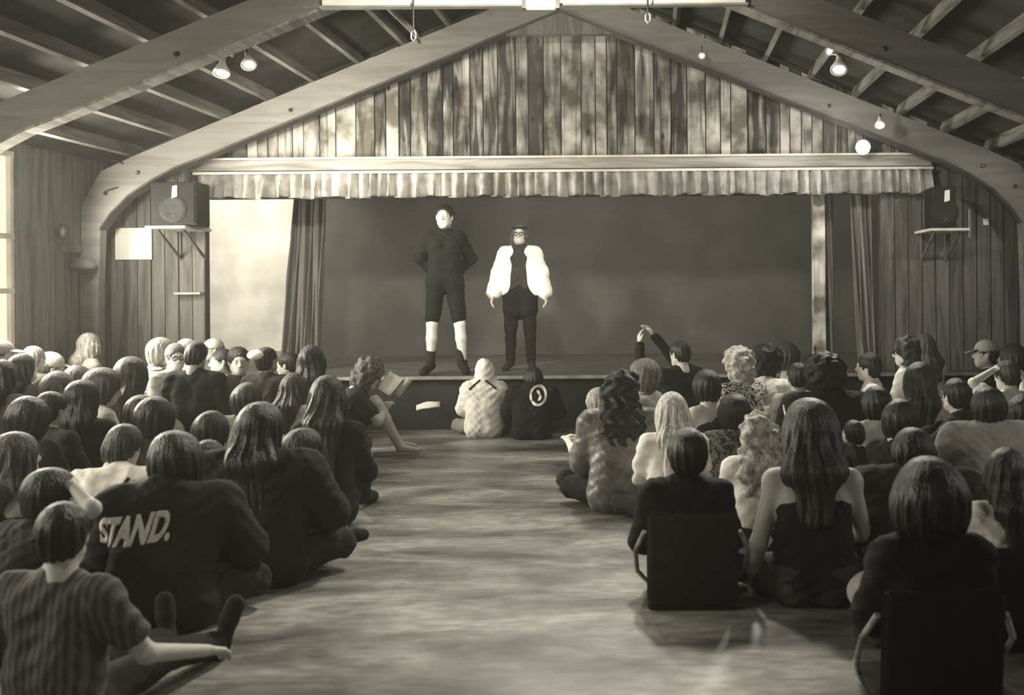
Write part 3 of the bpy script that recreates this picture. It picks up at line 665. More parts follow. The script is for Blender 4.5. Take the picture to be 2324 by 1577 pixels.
    if hair and hoodv != 'up':
        Hf = Fld(); k = 'straight'; amp = .0045
        hs = hs or (rr.uniform(1.08, 1.24) if hair in ('bob', 'long', 'verylong') else 1.06)
        if legs == 'stand': hs = 1.03
        def E(c, r, kk=.03, op='u'): Hf.ell(T(c), np.array(r)*SC*(hs if op == 'u' else 1), MH, kk*SC, op)
        E((0, -.022, .036), (.084, .098, .090))
        back = lambda z, y: hd+MH@(np.array([0, -.06, 0])*SC)+np.array([0, y, z])*SC
        if hair == 'short': E((0, -.05, -.02), (.074, .062, .075), .03)
        elif hair == 'bob':
            E((0, -.035, -.03), (.096, .082, .10), .03); E((0, -.02, .02), (.094, .10, .09), .04)
        elif hair in ('long', 'verylong'):
            Lh = hairlen or (.30 if hair == 'long' else .46)
            E((0, -.03, -.03), (.094, .086, .11), .04)
            tip = A(sh+RL@np.array([0, -.13, .15-Lh]))
            mid = A(sh+RL@np.array([0, -.115, .03]))
            for q in (-1, 0, 1):
                Hf.cone(T((q*.045, -.055, -.05)), mid+np.array([q*.055*hs, 0, 0])*SC, .052*SC*hs, .05*SC*hs, .04)
                Hf.cone(mid+np.array([q*.055, 0, 0])*SC, tip+np.array([q*.045, .0, .02*abs(q)])*SC, .046*SC, .026*SC, .04)
                if q: Hf.cone(T((q*.075, .005, -.02)), mid+np.array([q*.085, .10, .0])*SC, .026*SC, .024*SC, .03)
        elif hair in ('curly', 'afro'):
            k = 'curly'; amp = .010; big = 1.18 if hair == 'curly' else 1.45
            E((0, -.02, .03), (.092*big, .100*big, .095*big), .03)
            if hair == 'curly': E((0, -.04, -.06), (.105, .09, .11), .04)
        elif hair == 'curlylong':
            k = 'curly'; amp = .012; E((0, -.02, .02), (.098, .108, .10), .03)
            mid = A(sh+RL@np.array([0, -.12, .0]))
            for q in (-1, 0, 1): Hf.cone(T((q*.06, -.05, -.04)), mid+np.array([q*.08, 0, -.03])*SC, .065*SC, .055*SC, .05); Hf.cone(mid+np.array([q*.08, 0, -.03])*SC, mid+np.array([q*.07, -.0, -.16])*SC, .055*SC, .035*SC, .05)
        elif hair == 'ponytail':
            Hf.cone(T((0, -.11, .04)), T((0, -.15, .0)), .028*SC, .034*SC, .02); Hf.cone(T((0, -.15, 0)), T((0, -.145, -.16)), .034*SC, .014*SC, .03)
        elif hair == 'bun':
            Hf.ell(T((0, -.12, .06)), np.array([.042]*3)*SC, None, .015)
        if hair not in ('afro',):   # opening for the face
            E((0, .115, -.04), (.074, .088, .108), .02, 's')
        else: E((0, .135, -.03), (.075, .085, .105), .02, 's')
        c = T((0, 0, 0)); kk = 17 if k == 'straight' else 0; p1, p2 = rr.random()*6, rr.random()*6
        if k == 'straight':
            dsp = lambda X, Y, Z: (amp*np.sin(kk*np.arctan2(X-c[0], -(Y-c[1])+1e-4)+2*np.sin(9*Z+p1)+p2)+.0032*np.sin(37*np.arctan2(X-c[0], -(Y-c[1])+1e-4)+3*np.sin(11*Z+p2)+p1))*np.clip((c[2]+.09-Z)*12, .15, 1)+.004*np.sin(23*X+14*Z+p1)*np.sin(19*Y+p2)
        else:
            dsp = lambda X, Y, Z: amp*(np.sin(75*X+p1+2*np.sin(40*Z))+np.sin(70*Z+p2+2*np.sin(35*Y))+np.sin(72*Y+p1))*.6
        mk('hair', [nets(Hf, .0075 if near else .009, dsp)], hair_mat(hv, k), body)
    if capv is not None:
        Cf = Fld(); Cf.ell(T((0, -.02, .045)), np.array([.092, .108, .088])*SC, MH, .02); Cf.ell(T((0, 0, -.06)), np.array([.16, .18, .085])*SC, MH, .01, 's')
        co = mk('cap', [nets(Cf, .008)], cloth_mat(capv), body)
        Bf = Fld(); Bf.ell(T((0, .112, .030)), np.array([.066, .070, .008])*SC, MH@rotx(-.25), .01); mk('brim', [nets(Bf, .006)], cloth_mat(capv), co)
    if glasses:
        g_ = MB()
        for q in (-1, 1):
            ring = [T((q*.031+.024*math.cos(a*.5236), .100, .006+.019*math.sin(a*.5236))) for a in range(13)]; g_.tube(ring, .0045*SC, 6, False)
            g_.tube([T((q*.055, .098, .012)), T((q*.078, .0, .012))], .004*SC, 6)
        g_.tube([T((-.008, .102, .01)), T((.008, .102, .01))], .004*SC, 6); g_.build('glasses', M_METAL, body)
    if legs == 'chair':
        e = empty('stool', (loc.x, loc.y, 0), 'low wooden stool hidden under one of the higher sitting listeners', 'stool', 'stools in the audience', yawr)
        zt = z0+.02*SC-.0; MB().box((-.17, -.15, zt-.04), (.17, .17, zt), None, .008).build('seat', M_DARKWOOD, e)
        for qx in (-1, 1):
            for qy in (-1, 1): MB().box((qx*.13-.018, qy*.11-.018, 0), (qx*.13+.018, qy*.11+.018, zt-.04)).build('leg', M_DARKWOOD, e)
    return dict(o=body, A=A, Sf=Sf, sh=sh, SC=SC, hd=hd, MH=MH, T=T, wr=wr, el=el, pel=pel, fold=fold, yaw=yawr, chest=chest, RL=RL, loc=loc)
def project_back(pts, F, fold, off=.004):           # lay (x, z) points on the back of a garment
    out = []
    X = np.array([p[0] for p in pts]); Z = np.array([p[1] for p in pts]); Yv = np.full(len(pts), -.8)
    for _ in range(40):
        d = evalf(F, X, Yv, Z, fold); Yv = Yv+np.clip(d-off, -.02, .1)*.8
    return [(X[i], float(Yv[i]), Z[i]) for i in range(len(pts))]

# ------------------------------------------------------------------ performers on the stage
man = person(1010, 200, 463, 'person in dark clothes and knee-length shorts standing on stage, white-lit face', yaw=188, lean=0, legs='stand', arms=('down', 'down'), hair='short', hv=.012,
             shirt=.006, pants=.006, skin=.6, zbase=STZ, fine=.010, shorts=True, shoev=.015, hy=-10, width=.86, custom={'elL': (-.25, -.12, 1.16), 'elR': (.25, -.12, 1.16), 'wrL': (-.09, -.17, .97), 'wrR': (.09, -.17, .97), 'anL': (-.17, -.02, .09), 'toL': (-.20, .12, .035), 'anR': (.15, -.02, .09), 'toR': (.20, .12, .035), 'knL': (-.14, .02, .50), 'knR': (.13, .02, .5)})
for q in (-1, 1):
    F_ = Fld(); F_.cone(man['A']((q*.155, -.02, .10)), man['A']((q*.145, -.01, .22)), .055, .056, .02)
    mk('sock', [nets(F_, .01)], cloth_mat(.02), man['o'])
wom = person(1180, 192, 508, 'person in a loose white open robe and dark dress standing on stage, hand at waist', yaw=180, lean=0, legs='stand', arms=[((-.26, .02, 1.12), (-.30, .09, .87)), ((.26, .02, 1.12), (.30, .10, .87))], hair='long', hairlen=.22, hv=.07,
             shirt=.02, pat='floral', pants=.008, skin=.5, zbase=STZ, fine=.010, shoev=.02, glasses=True, facial=True)
A = wom['A']; F_ = Fld(); pl = wom['pel']
for q in (-1, 1):
    F_.cone(A(wom['sh']+np.array([q*.075, -.02, -.01])), A(wom['sh']+np.array([q*.17, -.01, -.03])), .088, .088, .04)
    F_.cone(A(wom['sh']+np.array([q*.17, 0, -.03])), A(wom['el'][q]), .088, .074, .04); F_.cone(A(wom['el'][q]), A(wom['wr'][q]*.88+wom['el'][q]*.12), .074, .088, .04)
    F_.cone(A((q*.10, .02, 1.32)), A((q*.16, .02, .95)), .105, .105, .04)
F_.cone(A((0, .19, .80)), A((0, .175, 1.39)), .10, .07, .03, 's')
robe = mk('robe', [nets(F_, .009, lambda X, Y, Z: wom['fold'](X, Y, Z)*.8+.004*np.sin(60*X+4*Z)*np.clip((2.0-Z-.6)*3, 0, 1))], cloth_mat(.85), wom['o'])
F_ = Fld()
for q in (-1, 1): F_.cone(A((q*.05, 0, 1.15)), A((q*.07, 0, .86)), .105, .125, .06); F_.cone(A((q*.07, 0, .86)), A((q*.08, 0, .70)), .12, .13, .05)
mk('dress', [nets(F_, .011, wom['fold'])], cloth_mat(.008), wom['o'])
band = MB(); band.tube([wom['T']((.084*math.sin(a*.3)*1.0, .098*math.cos(a*.3)-.01, .075)) for a in range(-5, 6)], .010, 6); band.build('headband', cloth_mat(.02), wom['o'])

# ------------------------------------------------------------------ audience, left of the aisle
G_ = person
RI = -75   # looking towards the right of the picture
G_(205, 219, 748, 'person with long pale blond hair and glasses at far left, looking right above the crowd', yaw=-50, lean=4, hair='long', hv=.42, shirt=.45, skin=.55, glasses=True)
G_(79, 243, 775, 'person with pale grey short hair left of the blond one with glasses', yaw=-20, hair='short', hv=.3, shirt=.08)
G_(116, 234, 793, 'person with a pale round cap just right of the grey-haired one by left wall', yaw=-40, hair='short', hv=.1, shirt=.12, capv=.5)
G_(6, 265, 762, 'person at the far left edge with pale cap under the window', yaw=-60, hair='short', hv=.08, shirt=.2, capv=.35)
G_(26, 254, 787, 'person with dark short hair beside the pale cap under the window', yaw=-30, hair='short', hv=.03, shirt=.3)
G_(53, 275, 793, 'person with long straight dark hair falling down the back, near the left edge', yaw=-15, hair='verylong', hv=.02, shirt=.04)
G_(6, 299, 812, 'person with long dark hair cut off by the left edge of the picture', yaw=-10, hair='verylong', hv=.018, shirt=.05)
G_(135, 282, 838, 'person in light shirt behind the two dark rounded heads at left', yaw=-25, hair='bob', hv=.10, shirt=.35, skin=.5)
G_(176, 261, 828, 'person with wavy dark bob in front of the long blond hair', yaw=0, hair='bob', hv=.05, shirt=.04)
G_(188, 307, 860, 'person with very smooth long dark hair, tallest dark head below the wavy bob', yaw=0, hair='verylong', hv=.012, shirt=.03)
G_(118, 327, 883, 'person with small round dark head between smooth long hair and left edge', yaw=-15, hair='short', hv=.012, shirt=.03)
G_(68, 350, 900, 'person with big round dark head in the lower left rows', yaw=-10, hair='bob', hv=.015, shirt=.025)
G_(298, 273, 808, 'person with long dark hair and bright shirt shoulder, left of the striped shirt', yaw=-15, hair='long', hv=.05, shirt=.55, arms='knees')
G_(235, 289, 835, 'person in pale shirt bending forward beside the long smooth dark hair', yaw=-35, lean=22, hair='bob', hv=.06, shirt=.6)
G_(366, 243, 761, 'person with pale bobbed hair and wavy striped shirt looking right', yaw=-65, hair='bob', hv=.40, shirt=.75, pat='stripe', skin=.7, lean=6)
G_(398, 252, 772, 'person with white-lit face and sunglasses close behind the striped shirt', yaw=-120, hair='short', hv=.2, shirt=.4, skin=.85, glasses=True)
G_(320, 311, 896, 'person with dark head and bright rim on the hair, under the bright shirt', yaw=-10, hair='bob', hv=.02, shirt=.03)
G_(352, 345, 903, 'person with broad dark hair just right of the head with the bright rim', yaw=0, hair='bob', hv=.012, shirt=.03, width=1.1)
G_(446, 263, 768, 'person with dark short hair and black top sitting high, shoulders spread, left centre', yaw=0, hair='short', hv=.012, shirt=.018, lean=6, width=1.15, arms='down')
G_(425, 232, 762, 'person with pale hat just behind the high dark-topped one', yaw=-30, hair='short', hv=.25, shirt=.4, capv=.55)
G_(500, 220, 788, 'person with short dark cap of hair in front of the bright scenery flat', yaw=150, hair='short', hv=.04, shirt=.3, skin=.6)
G_(541, 227, 784, 'person with shaggy dark hair and pale face in front of the bright scenery flat', yaw=-140, hair='short', hv=.03, shirt=.05, skin=.6)
G_(480, 212, 762, 'person with pale cap standing out left of the bright scenery flat', yaw=160, hair='short', hv=.15, shirt=.1, capv=.6)
s_ = G_(607, 250, 790, 'person with round dark head and white collar below the scenery flat', yaw=-8, hair='short', hv=.015, shirt=.04, lean=6)
F_ = Fld(); F_.ell(s_['A']((-.06, 0, 0))+s_['hd']*0+np.array([0, 0, float(s_['hd'][2])-.15]), (.10, .085, .05)); mk('collar', [nets(F_, .009)], cloth_mat(.85), s_['o'])
G_(650, 220, 797, 'person with pale face turned left at the foot of the left stage curtain', yaw=110, hair='short', hv=.02, shirt=.05, skin=.75)
G_(707, 260, 783, 'person with tall long dark hair in front of the left stage curtain', yaw=0, hair='verylong', hv=.012, shirt=.025, lean=5)
G_(668, 274, 845, 'person with dark hair and bright white top between white collar and tall long hair', yaw=-10, hair='long', hv=.03, shirt=.85, arms='lap')
G_(560, 289, 868, 'person in grey shirt below the one with the white collar', yaw=-5, hair='bob', hv=.04, shirt=.18, arms='lap')
v_ = G_(746, 335, 855, 'person with wide cone of long dark hair at the aisle, next to the reader', yaw=4, hair='verylong', hv=.012, shirt=.02, width=.85, legs='knees', baggy=.0, arms=['lap', 'lap'])
kid = G_(838, 240, 815, 'curly-haired person with bare legs reading a booklet beside the aisle', yaw=-72, lean=28, ht=18, legs='knees', arms='knees', hair='curly', hv=.13, shirt=.02, pat='floral', pants=.02, skin=.6, shorts=True, shoev=None, long_sleeve=False, fine=.009)
G_(480, 362, 932, 'person with dark hair and a bright streak on its left side, middle left rows', yaw=0, hair='bob', hv=.018, shirt=.03, lean=18)
cc = G_(280, 388, 962, 'person bending forward in bright white shirt with a dark strap across the back', yaw=12, lean=48, hair='short', hv=.05, shirt=.85, pants=.03, arms='hug', ht=15)
m_ = MB(); m_.tube(project_back([(.10-.02*i+.04*math.sin(i*.25), .52-.022*i) for i in range(13)], cc['Sf'], cc['fold'], .006), .011, 6); m_.build('strap', cloth_mat(.015), cc['o'])
dd = G_(395, 467, 985, 'person in dark hooded top with white slanted lettering on the back', yaw=6, lean=20, hair='bob', hv=.018, shirt=.022, width=1.35, baggy=.035, hoodv='down', arms='hug')
G_(470, 389, 1000, 'person with pale collar pulled up, right of the lettered dark top', yaw=0, lean=25, hair='bob', hv=.03, shirt=.10, hoodv='down')
yy = G_(592, 416, 918, 'large person with long dark hair and dark blanket-like jacket at the aisle', yaw=0, lean=8, hair='verylong', hv=.012, shirt=.02, width=1.35, baggy=.04, legs='cross', arms='hug', shoev=.02)
nn = G_(690, 378, 975, 'person hunched in dark clothing beside the aisle with bare calf showing', yaw=-25, lean=30, hair='bob', hv=.012, shirt=.02, width=1.15, legs='knees', shorts=True, baggy=.03, skin=.42, shoev=.02)
bb = G_(38, 440, 980, 'person at the left edge with long streaked hair and bare pale arm', yaw=-20, lean=14, hair='verylong', hv=.10, shirt=.03, bare=True, arms=['lap', 'face'], skin=.45)
G_(118, 505, 1062, 'person crouching in dark top with bent pale arm, lower left', yaw=-30, lean=30, hair='bob', hv=.012, shirt=.02, long_sleeve=False, arms=['lap', 'head'], skin=.45)
ee = G_(140, 640, 1140, 'nearest person at lower left in pinstriped shirt, legs stretched out with dark shoes', yaw=-9, lean=2, hair='short', hv=.012, shirt=.11, pat='pinstripe', pants=.02, legs='stretch', shoev=.02, skin=.5,
        arms=['back', ((.30, .10, .30), (.34, .42, .20))], width=1.1, fine=.008, ht=8, long_sleeve=False)

# ------------------------------------------------------------------ aisle and stage front
hc_ = G_(1098, 213, 820, 'person in pale hooded coat with hood up, seated in the aisle before the stage', yaw=2, lean=8, hair='short', hv=.03, shirt=.8, pants=.25, baggy=.035, hoodv='up', arms='hug', width=1.0, fine=.0095)
m_ = MB(); 
for q in (-1, 1): m_.tube(project_back([(q*(.03+.014*i), .60-.012*i) for i in range(9)], hc_['Sf'], hc_['fold'], .004), .010, 6)
m_.build('strap', cloth_mat(.02), hc_['o'])
em = G_(1208, 216, 836, 'person in black sweatshirt with white ring emblem on the back, before the stage', yaw=0, lean=13, hair='bob', hv=.010, shirt=.010, pants=.01, baggy=.04, width=1.3, legs='knees', arms='hug', hoodv='down', ht=22, fine=.0095)
cx_, cz_ = em['T']((0, 0, 0))[0]+.075, .455
def ringpatch(name, pts2, host, mat):
    b = bmesh.new(); P3 = project_back(pts2[0]+pts2[1], host['Sf'], host['fold'], .004); n = len(pts2[0]); vs = [b.verts.new(p) for p in P3]
    for i in range(n-1): b.faces.new((vs[i], vs[i+1], vs[n+i+1], vs[n+i]))
    me = bpy.data.meshes.new(name); b.to_mesh(me); b.free(); o = linkobj(name, me, mat, host['o']); md = o.modifiers.new('s', 'SOLIDIFY'); md.thickness = .004; return o
def circ(rx, rz, n=40): return [(cx_+rx*math.cos(6.28319*i/n), cz_+rz*math.sin(6.28319*i/n)) for i in range(n+1)]
ring = ringpatch('ring_emblem', (circ(.090, .108), circ(.067, .082)), em, cloth_mat(.85))
L1 = [(cx_-.03+.02*i/3, cz_+.055-.0*i) for i in range(4)]
sq = [(-.018, .055), (-.012, .03), (.004, .012), (.010, -.012), (.0, -.035), (-.002, -.052)]; sq2 = [(.004, .052), (.018, .035), (.022, .016), (.036, -.004), (.034, -.03), (.018, -.05)]
ringpatch('emblem_mark', ([(cx_+a, cz_+b) for a, b in sq], [(cx_+a, cz_+b) for a, b in sq2]), em, cloth_mat(.85))
# lettering on the dark top
def lettering(txt, host, cx, cz, hgt, wid, shear, slant, mat, name):
    cu = bpy.data.curves.new('t', 'FONT'); cu.body = txt; cu.size = 1; cu.align_x = 'CENTER'; cu.align_y = 'CENTER'; cu.offset = .045; cu.shear = shear; cu.resolution_u = 4
    to_ = bpy.data.objects.new('t', cu); C.objects.link(to_); bpy.context.view_layer.update()
    me = bpy.data.meshes.new_from_object(to_.evaluated_get(bpy.context.evaluated_depsgraph_get())); bpy.data.objects.remove(to_)
    b = bmesh.new(); b.from_mesh(me); bmesh.ops.triangulate(b, faces=b.faces[:])
    for _ in range(2):
        es = [e for e in b.edges if e.calc_length() > .12]
        if es: bmesh.ops.subdivide_edges(b, edges=es, cuts=1); bmesh.ops.triangulate(b, faces=[f for f in b.faces if len(f.verts) > 3])
    xs = [v.co.x for v in b.verts]; w0 = max(xs)-min(xs); zs = [v.co.y for v in b.verts]; h0 = max(zs)-min(zs)
    pts = [(cx+v.co.x/w0*wid, cz+v.co.y/h0*hgt+slant*v.co.x/w0*wid) for v in b.verts]
    for v, p in zip(b.verts, project_back(pts, host['Sf'], host['fold'], .006)): v.co = p
    me2 = bpy.data.meshes.new(name); b.to_mesh(me2); b.free(); o = linkobj(name, me2, mat, host['o']); md = o.modifiers.new('s', 'SOLIDIFY'); md.thickness = .005; return o
lettering('STAND.', dd, dd['hd'][0]-.115, .46, .135, .36, .35, .12, cloth_mat(.85), 'lettering')
# things lying about
e = empty('drink_bottle', (P(833, 1080, 274).x, FP/274, 0), 'tall pale metal drink bottle with dark cap on the floor by the aisle', 'bottle')
MB().lathe([(.001, 0), (.036, 0), (.038, .02), (.038, .22), (.03, .245), (.022, .26)], 24).build('body', mottled('bottle_metal', .4, .55, (1, 1, 1), 5, .3), e, True)
MB().lathe([(.028, .255), (.03, .262), (.03, .30), (.02, .315), (.001, .316)], 20).build('cap', M_METAL, e, True)
MB().tube([(-.02, 0, .31), (-.02, 0, .345), (.02, 0, .345), (.02, 0, .31)], .006).build('carry_loop', M_METAL, e)
e = empty('drink_bottle', (P(812, 1080, 270).x, FP/270, 0), 'dark drink bottle just left of the tall pale metal one', 'bottle')
MB().lathe([(.001, 0), (.038, 0), (.04, .02), (.04, .19), (.028, .22), (.02, .24)], 24).build('body', mottled('bottle_dark', .02, .03), e, True)
MB().lathe([(.026, .235), (.028, .27), (.018, .28), (.001, .281)], 20).build('cap', M_METAL, e, True)
def paper(name, px, py, s, w, d, rot, label, cat, curl=.04):
    b = bmesh.new(); g = [[b.verts.new(((i/8-.5)*w, (j/4-.5)*d, curl*((i/8-.5)*2)**2+.01*math.sin(i+j))) for j in range(5)] for i in range(9)]
    for i in range(8):
        for j in range(4): b.faces.new((g[i][j], g[i+1][j], g[i+1][j+1], g[i][j+1]))
    me = bpy.data.meshes.new(name); b.to_mesh(me); b.free(); o = linkobj(name, me, MATS['white_card'], None, True); o.modifiers.new('s', 'SOLIDIFY').thickness = .003
    o.location = P(px, py, s); o.rotation_euler = rot; return tag(o, label, cat)
paper('booklet', 887, 868, 240, .16, .20, (R(60), R(25), R(-20)), 'white open booklet held by the curly-haired reader', 'booklet')
paper('rolled_paper', 912, 876, 240, .06, .22, (R(-60), R(35), R(20)), 'white rolled sheet sticking up right of the booklet', 'paper', .02)
paper('paper_plate', 968, 915, 210, .26, .07, (R(62), R(-8), 0), 'white crumpled paper leaning on the stage front', 'paper', -.03)
e = empty('flat_shoe', (P(793, 1070, 292).x, FP/292, 0), 'white shoe standing on its heel left of the bottles', 'shoe'); F_ = Fld(); F_.cone((0, 0, .05), (0.02, .03, .19), .036, .030, .02); F_.cone((0, 0, .05), (0, -.03, .06), .036, .03, .02)
mk('upper', [nets(F_, .007)], cloth_mat(.8), e)
F_ = Fld(); F_.cone((.0, .035, .04), (.025, .065, .2), .02, .018, .02); mk('sole', [nets(F_, .007)], cloth_mat(.3), e)

# ------------------------------------------------------------------ audience, right of the aisle
G_(1357, 285, 885, 'small fair-haired person facing left with bright arms, beside the leather jacket', yaw=60, lean=12, hair='bob', hv=.45, shirt=.35, skin=.8, legs='cross', arms='knees', long_sleeve=False)
G_(1412, 318, 845, 'person with shaggy dark hair in shiny leather jacket sitting at the aisle', yaw=0, lean=10, hair='curlylong', hv=.03, shirt=.16, pat='leather', pants=.015, width=1.15, baggy=.025, arms='lap')
G_(1456, 262, 822, 'person in pale cap seen from the side, between leather jacket and raised hands', yaw=72, hair='bob', hv=.15, shirt=.3, skin=.6, capv=.4, glasses=True)
G_(1540, 240, 780, 'person in black jacket with white collar raising both hands to clap', yaw=25, lean=0, hair='short', hv=.012, shirt=.015, width=1.1, skin=.6,
   arms=[((-.30, .28, .62), (-.26, .38, .84)), ((.14, .36, .62), (-.10, .40, .92))])
G_(1600, 275, 848, 'person with dark bob, pale neck and navy-black low-cut top', yaw=35, hair='bob', hv=.012, shirt=.02, skin=.6, ht=8, bare=True)
G_(1523, 339, 900, 'person with very long pale blond hair and white short-sleeved shirt', yaw=6, hair='verylong', hv=.62, shirt=.85, skin=.6, long_sleeve=False, hairlen=.5, lean=6, arms='lap')
r6 = G_(1553, 446, 985, 'person with close-cropped black hair and black shirt in a floor chair near the aisle', yaw=0, lean=4, hair='short', hv=.006, shirt=.007, pants=.01, width=1.0, baggy=.012, arms='lap', skin=.3, legs='knees', hs=1.24)
G_(1672, 251, 797, 'person with pale patterned headscarf and flowered blouse, right centre', yaw=35, hair='curly', hv=.5, shirt=.7, pat='floral', skin=.6, arms='knees')
G_(1664, 325, 905, 'person with dark ponytail head below the flowered blouse', yaw=-10, hair='bob', hv=.02, shirt=.20, pat='floral')
G_(1742, 241, 792, 'person with dark tousled hair leaning forward in bright white shirt', yaw=-30, lean=30, hair='curly', hv=.015, shirt=.88, width=1.15, arms='knees', skin=.6)
G_(1780, 215, 786, 'person with dark streaked hair facing left behind the bright white shirt', yaw=75, hair='bob', hv=.05, shirt=.5, skin=.65)
G_(1806, 255, 830, 'person with short dark hair and small white collar right of the white shirt', yaw=10, hair='short', hv=.012, shirt=.4)
G_(1838, 225, 812, 'person in white-fronted baseball cap below the wooden post', yaw=60, hair='bob', hv=.02, shirt=.04, skin=.65, capv=.85)
G_(1872, 290, 824, 'person with huge round dark hair and black clothes, right centre', yaw=8, hair='afro', hv=.012, shirt=.012, width=1.35, baggy=.04, arms='lap')
G_(1718, 382, 947, 'person with curly pale hair in long ringlets behind the close-cropped black head', yaw=0, hair='curlylong', hv=.42, shirt=.7, width=1.0, arms='lap')
#G_(1650, 356, 1030, 'person in white shirt just right of the close-cropped black head', yaw=12, lean=25, hair='short', hv=.02, shirt=.85, hy=0)
lw = G_(1838, 452, 930, 'person with long thick dark hair in strapless dark top with bare shoulders', yaw=-4, lean=6, hair='verylong', hairlen=.34, hs=1.4, hv=.02, shirt=.010, pants=.04, bare=True, skin=.40, arms=['down', 'lap'], legs='cross')
m_ = MB(); m_.tube(project_back([(lw['hd'][0]-.005+.001*i, .70-.018*i) for i in range(8)], lw['Sf'], None, .012), .006, 6); m_.build('strap', cloth_mat(.7), lw['o'])
G_(1900, 397, 1010, 'person in dark top wedged right of the long thick dark hair', yaw=-10, lean=25, hair='bob', hv=.03, shirt=.03)
G_(1968, 242, 808, 'person in white T-shirt with dark hair, profile to the left, near right curtain', yaw=78, lean=8, hair='short', hv=.015, shirt=.85, skin=.8, long_sleeve=False, legs='knees', arms='knees')
G_(2052, 253, 776, 'person with wavy dark hair and sunglasses in white T-shirt, profile to the left', yaw=62, lean=4, hair='curly', hv=.06, shirt=.85, skin=.75, glasses=True, long_sleeve=False)
G_(2094, 232, 765, 'person with long brown hair and white T-shirt right behind the sunglasses', yaw=30, lean=5, hair='long', hv=.09, shirt=.8, long_sleeve=False, skin=.7)
G_(2086, 287, 834, 'person in dark knitted cap with long dark hair below it', yaw=-4, hair='long', hv=.04, shirt=.5, capv=.02, lean=8)
G_(1984, 312, 888, 'person with smooth dark bob in light grey T-shirt', yaw=6, hair='bob', hv=.006, shirt=.42, arms='lap', width=1.1, long_sleeve=False)
G_(2046, 353, 922, 'person with dark hair turned right, in front of the dark knitted cap', yaw=-50, hair='bob', hv=.012, shirt=.02, skin=.6)
G_(2164, 304, 868, 'person with dark hair, pale forehead and both forearms stretched forward, facing left', yaw=50, lean=20, hair='short', hv=.025, shirt=.04, skin=.75, long_sleeve=False, legs='knees', arms='knees')
G_(2234, 223, 781, 'person in dark cap with bright top seated far right against the wall', yaw=80, hair='short', hv=.015, shirt=.03, skin=.6, capv=.5)
G_(2292, 234, 793, 'person with dark hair and shiny crown at the far right wall', yaw=60, hair='bob', hv=.05, shirt=.05, skin=.6)
G_(2280, 262, 828, 'person in white shirt with both hands raised to the head at right edge', yaw=30, lean=10, hair='short', hv=.06, shirt=.85, skin=.75, arms='head', long_sleeve=False, width=1.15)
G_(2240, 345, 890, 'person with round dark hair in wide grey sweater at right', yaw=0, hair='bob', hv=.02, shirt=.30, width=1.3, baggy=.045, arms='hug')
G_(2316, 325, 912, 'person with dark hair cut off by the right edge of the picture', yaw=0, hair='bob', hv=.015, shirt=.4)
G_(2282, 485, 1035, 'person with long dark hair and white shirt in the lower right', yaw=3, lean=6, hair='verylong', hairlen=.36, hv=.014, shirt=.7, pants=.02, width=1.05, arms='lap')
G_(2070, 434, 985, 'person in bulky dark jacket hunched forward, right side', yaw=-12, lean=26, hair='bob', hv=.010, shirt=.03, width=1.45, baggy=.06, arms='hug')
G_(1935, 332, 960, 'person in dark clothes between the huge round hair and light grey T-shirt', yaw=-15, lean=18, hair='short', hv=.02, shirt=.02, skin=.5)
r30 = G_(2105, 590, 1075, 'nearest person at lower right, black hair and black clothes in a floor chair', yaw=0, lean=5, hair='bob', hv=.005, shirt=.006, pants=.008, width=.95, baggy=.01, arms='lap', skin=.25, legs='knees', hs=1.5)

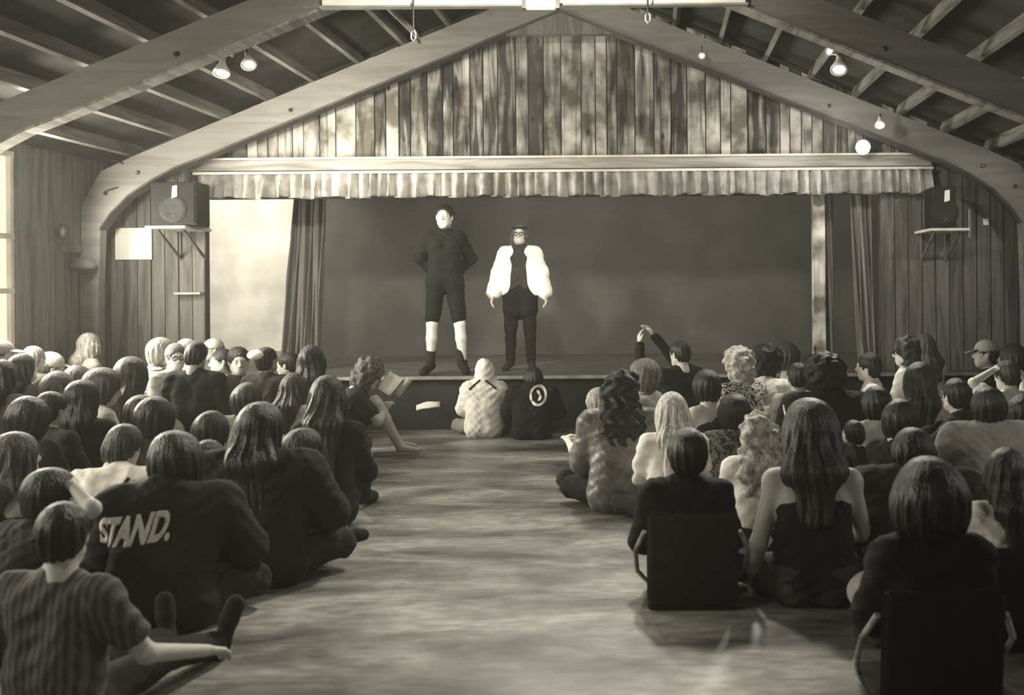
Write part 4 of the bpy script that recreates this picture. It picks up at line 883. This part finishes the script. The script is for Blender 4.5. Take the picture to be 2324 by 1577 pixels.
def floor_chair(px, s, yb, label, w=.44, h=.46, rz=0, v=.02):
    p = P(px, 0, s); e = empty('floor_chair', (p.x, p.y+yb, 0), label, 'chair', None, rz); m_ = cloth_mat(v)
    Mb = Matrix.Translation((0, -.26, .03)) @ Matrix.Rotation(R(8), 4, 'X')
    MB().box((-w/2, -.025, 0), (w/2, .03, h), Mb, .028).build('backrest', m_, e, True)
    MB().box((-w/2, -.26, .0), (w/2, .22, .05), None, .02).build('seat_pad', m_, e, True)
    for q in (-1, 1): MB().tube([(q*(w/2+.01), -.28, h*.85), (q*(w/2+.055), -.22, h*.62), (q*(w/2+.05), -.08, h*.32), (q*(w/2+.005), .12, .04)], .012).build('side_strap', mottled('strap_grey', .10, .5, (1, 1, 1), 9, .3), e)
floor_chair(1562, 446, .0, 'dark floor chair under the person with close-cropped black hair')
floor_chair(2085, 590, .0, 'black floor chair under the nearest person at lower right', v=.008)
floor_chair(2290, 500, -.05, 'dark floor chair behind the long dark hair and white shirt at lower right', .62, .44, v=.012)
e = empty('floor_cushion', (P(1998, 0, 478).x, FP/478, 0), 'pale plump cushion on the floor between bare-shouldered and nearest right persons', 'cushion')
F_ = Fld(); F_.ell((0, 0, .11), (.17, .15, .11)); F_.ell((.09, .0, .10), (.14, .13, .09), None, .06); mk('cover', [nets(F_, .010)], cloth_mat(.55), e)
# benches under those who sit higher along both sides
def bench(px0, px1, s, z, label):
    a, b_ = P(px0, 0, s), P(px1, 0, s); e = empty('bench', ((a.x+b_.x)/2, a.y, 0), label, 'bench', 'low benches in the audience'); w = (b_.x-a.x)/2
    MB().box((-w, -.16, z-.04), (w, .16, z), None, .008).build('seat', M_DARKWOOD, e)
    for q in (-1, 1):
        for r in (-1, 1): MB().box((q*(w-.08)-.03, r*.12-.03, 0), (q*(w-.08)+.03, r*.12+.03, z-.04)).build('leg', M_DARKWOOD, e)

# ------------------------------------------------------------------ haze in the hall
hz = bpy.data.materials.new('hall_haze'); hz.use_nodes = True; t = hz.node_tree; t.nodes.remove(t.nodes['Principled BSDF'])
vs = t.nodes.new('ShaderNodeVolumeScatter'); vs.inputs['Density'].default_value = .0034; vs.inputs['Anisotropy'].default_value = .25; vs.inputs['Color'].default_value = (1, .97, .88, 1)
t.links.new(vs.outputs[0], t.nodes['Material Output'].inputs['Volume'])
ho = MB().box((XL+.01, -1.5, .01), (XR-.01, 14.85, 5.2)).build('haze', hz); ho['kind'] = 'stuff'; ho['label'] = 'thin pale haze hanging in the whole hall'; ho['category'] = 'haze'
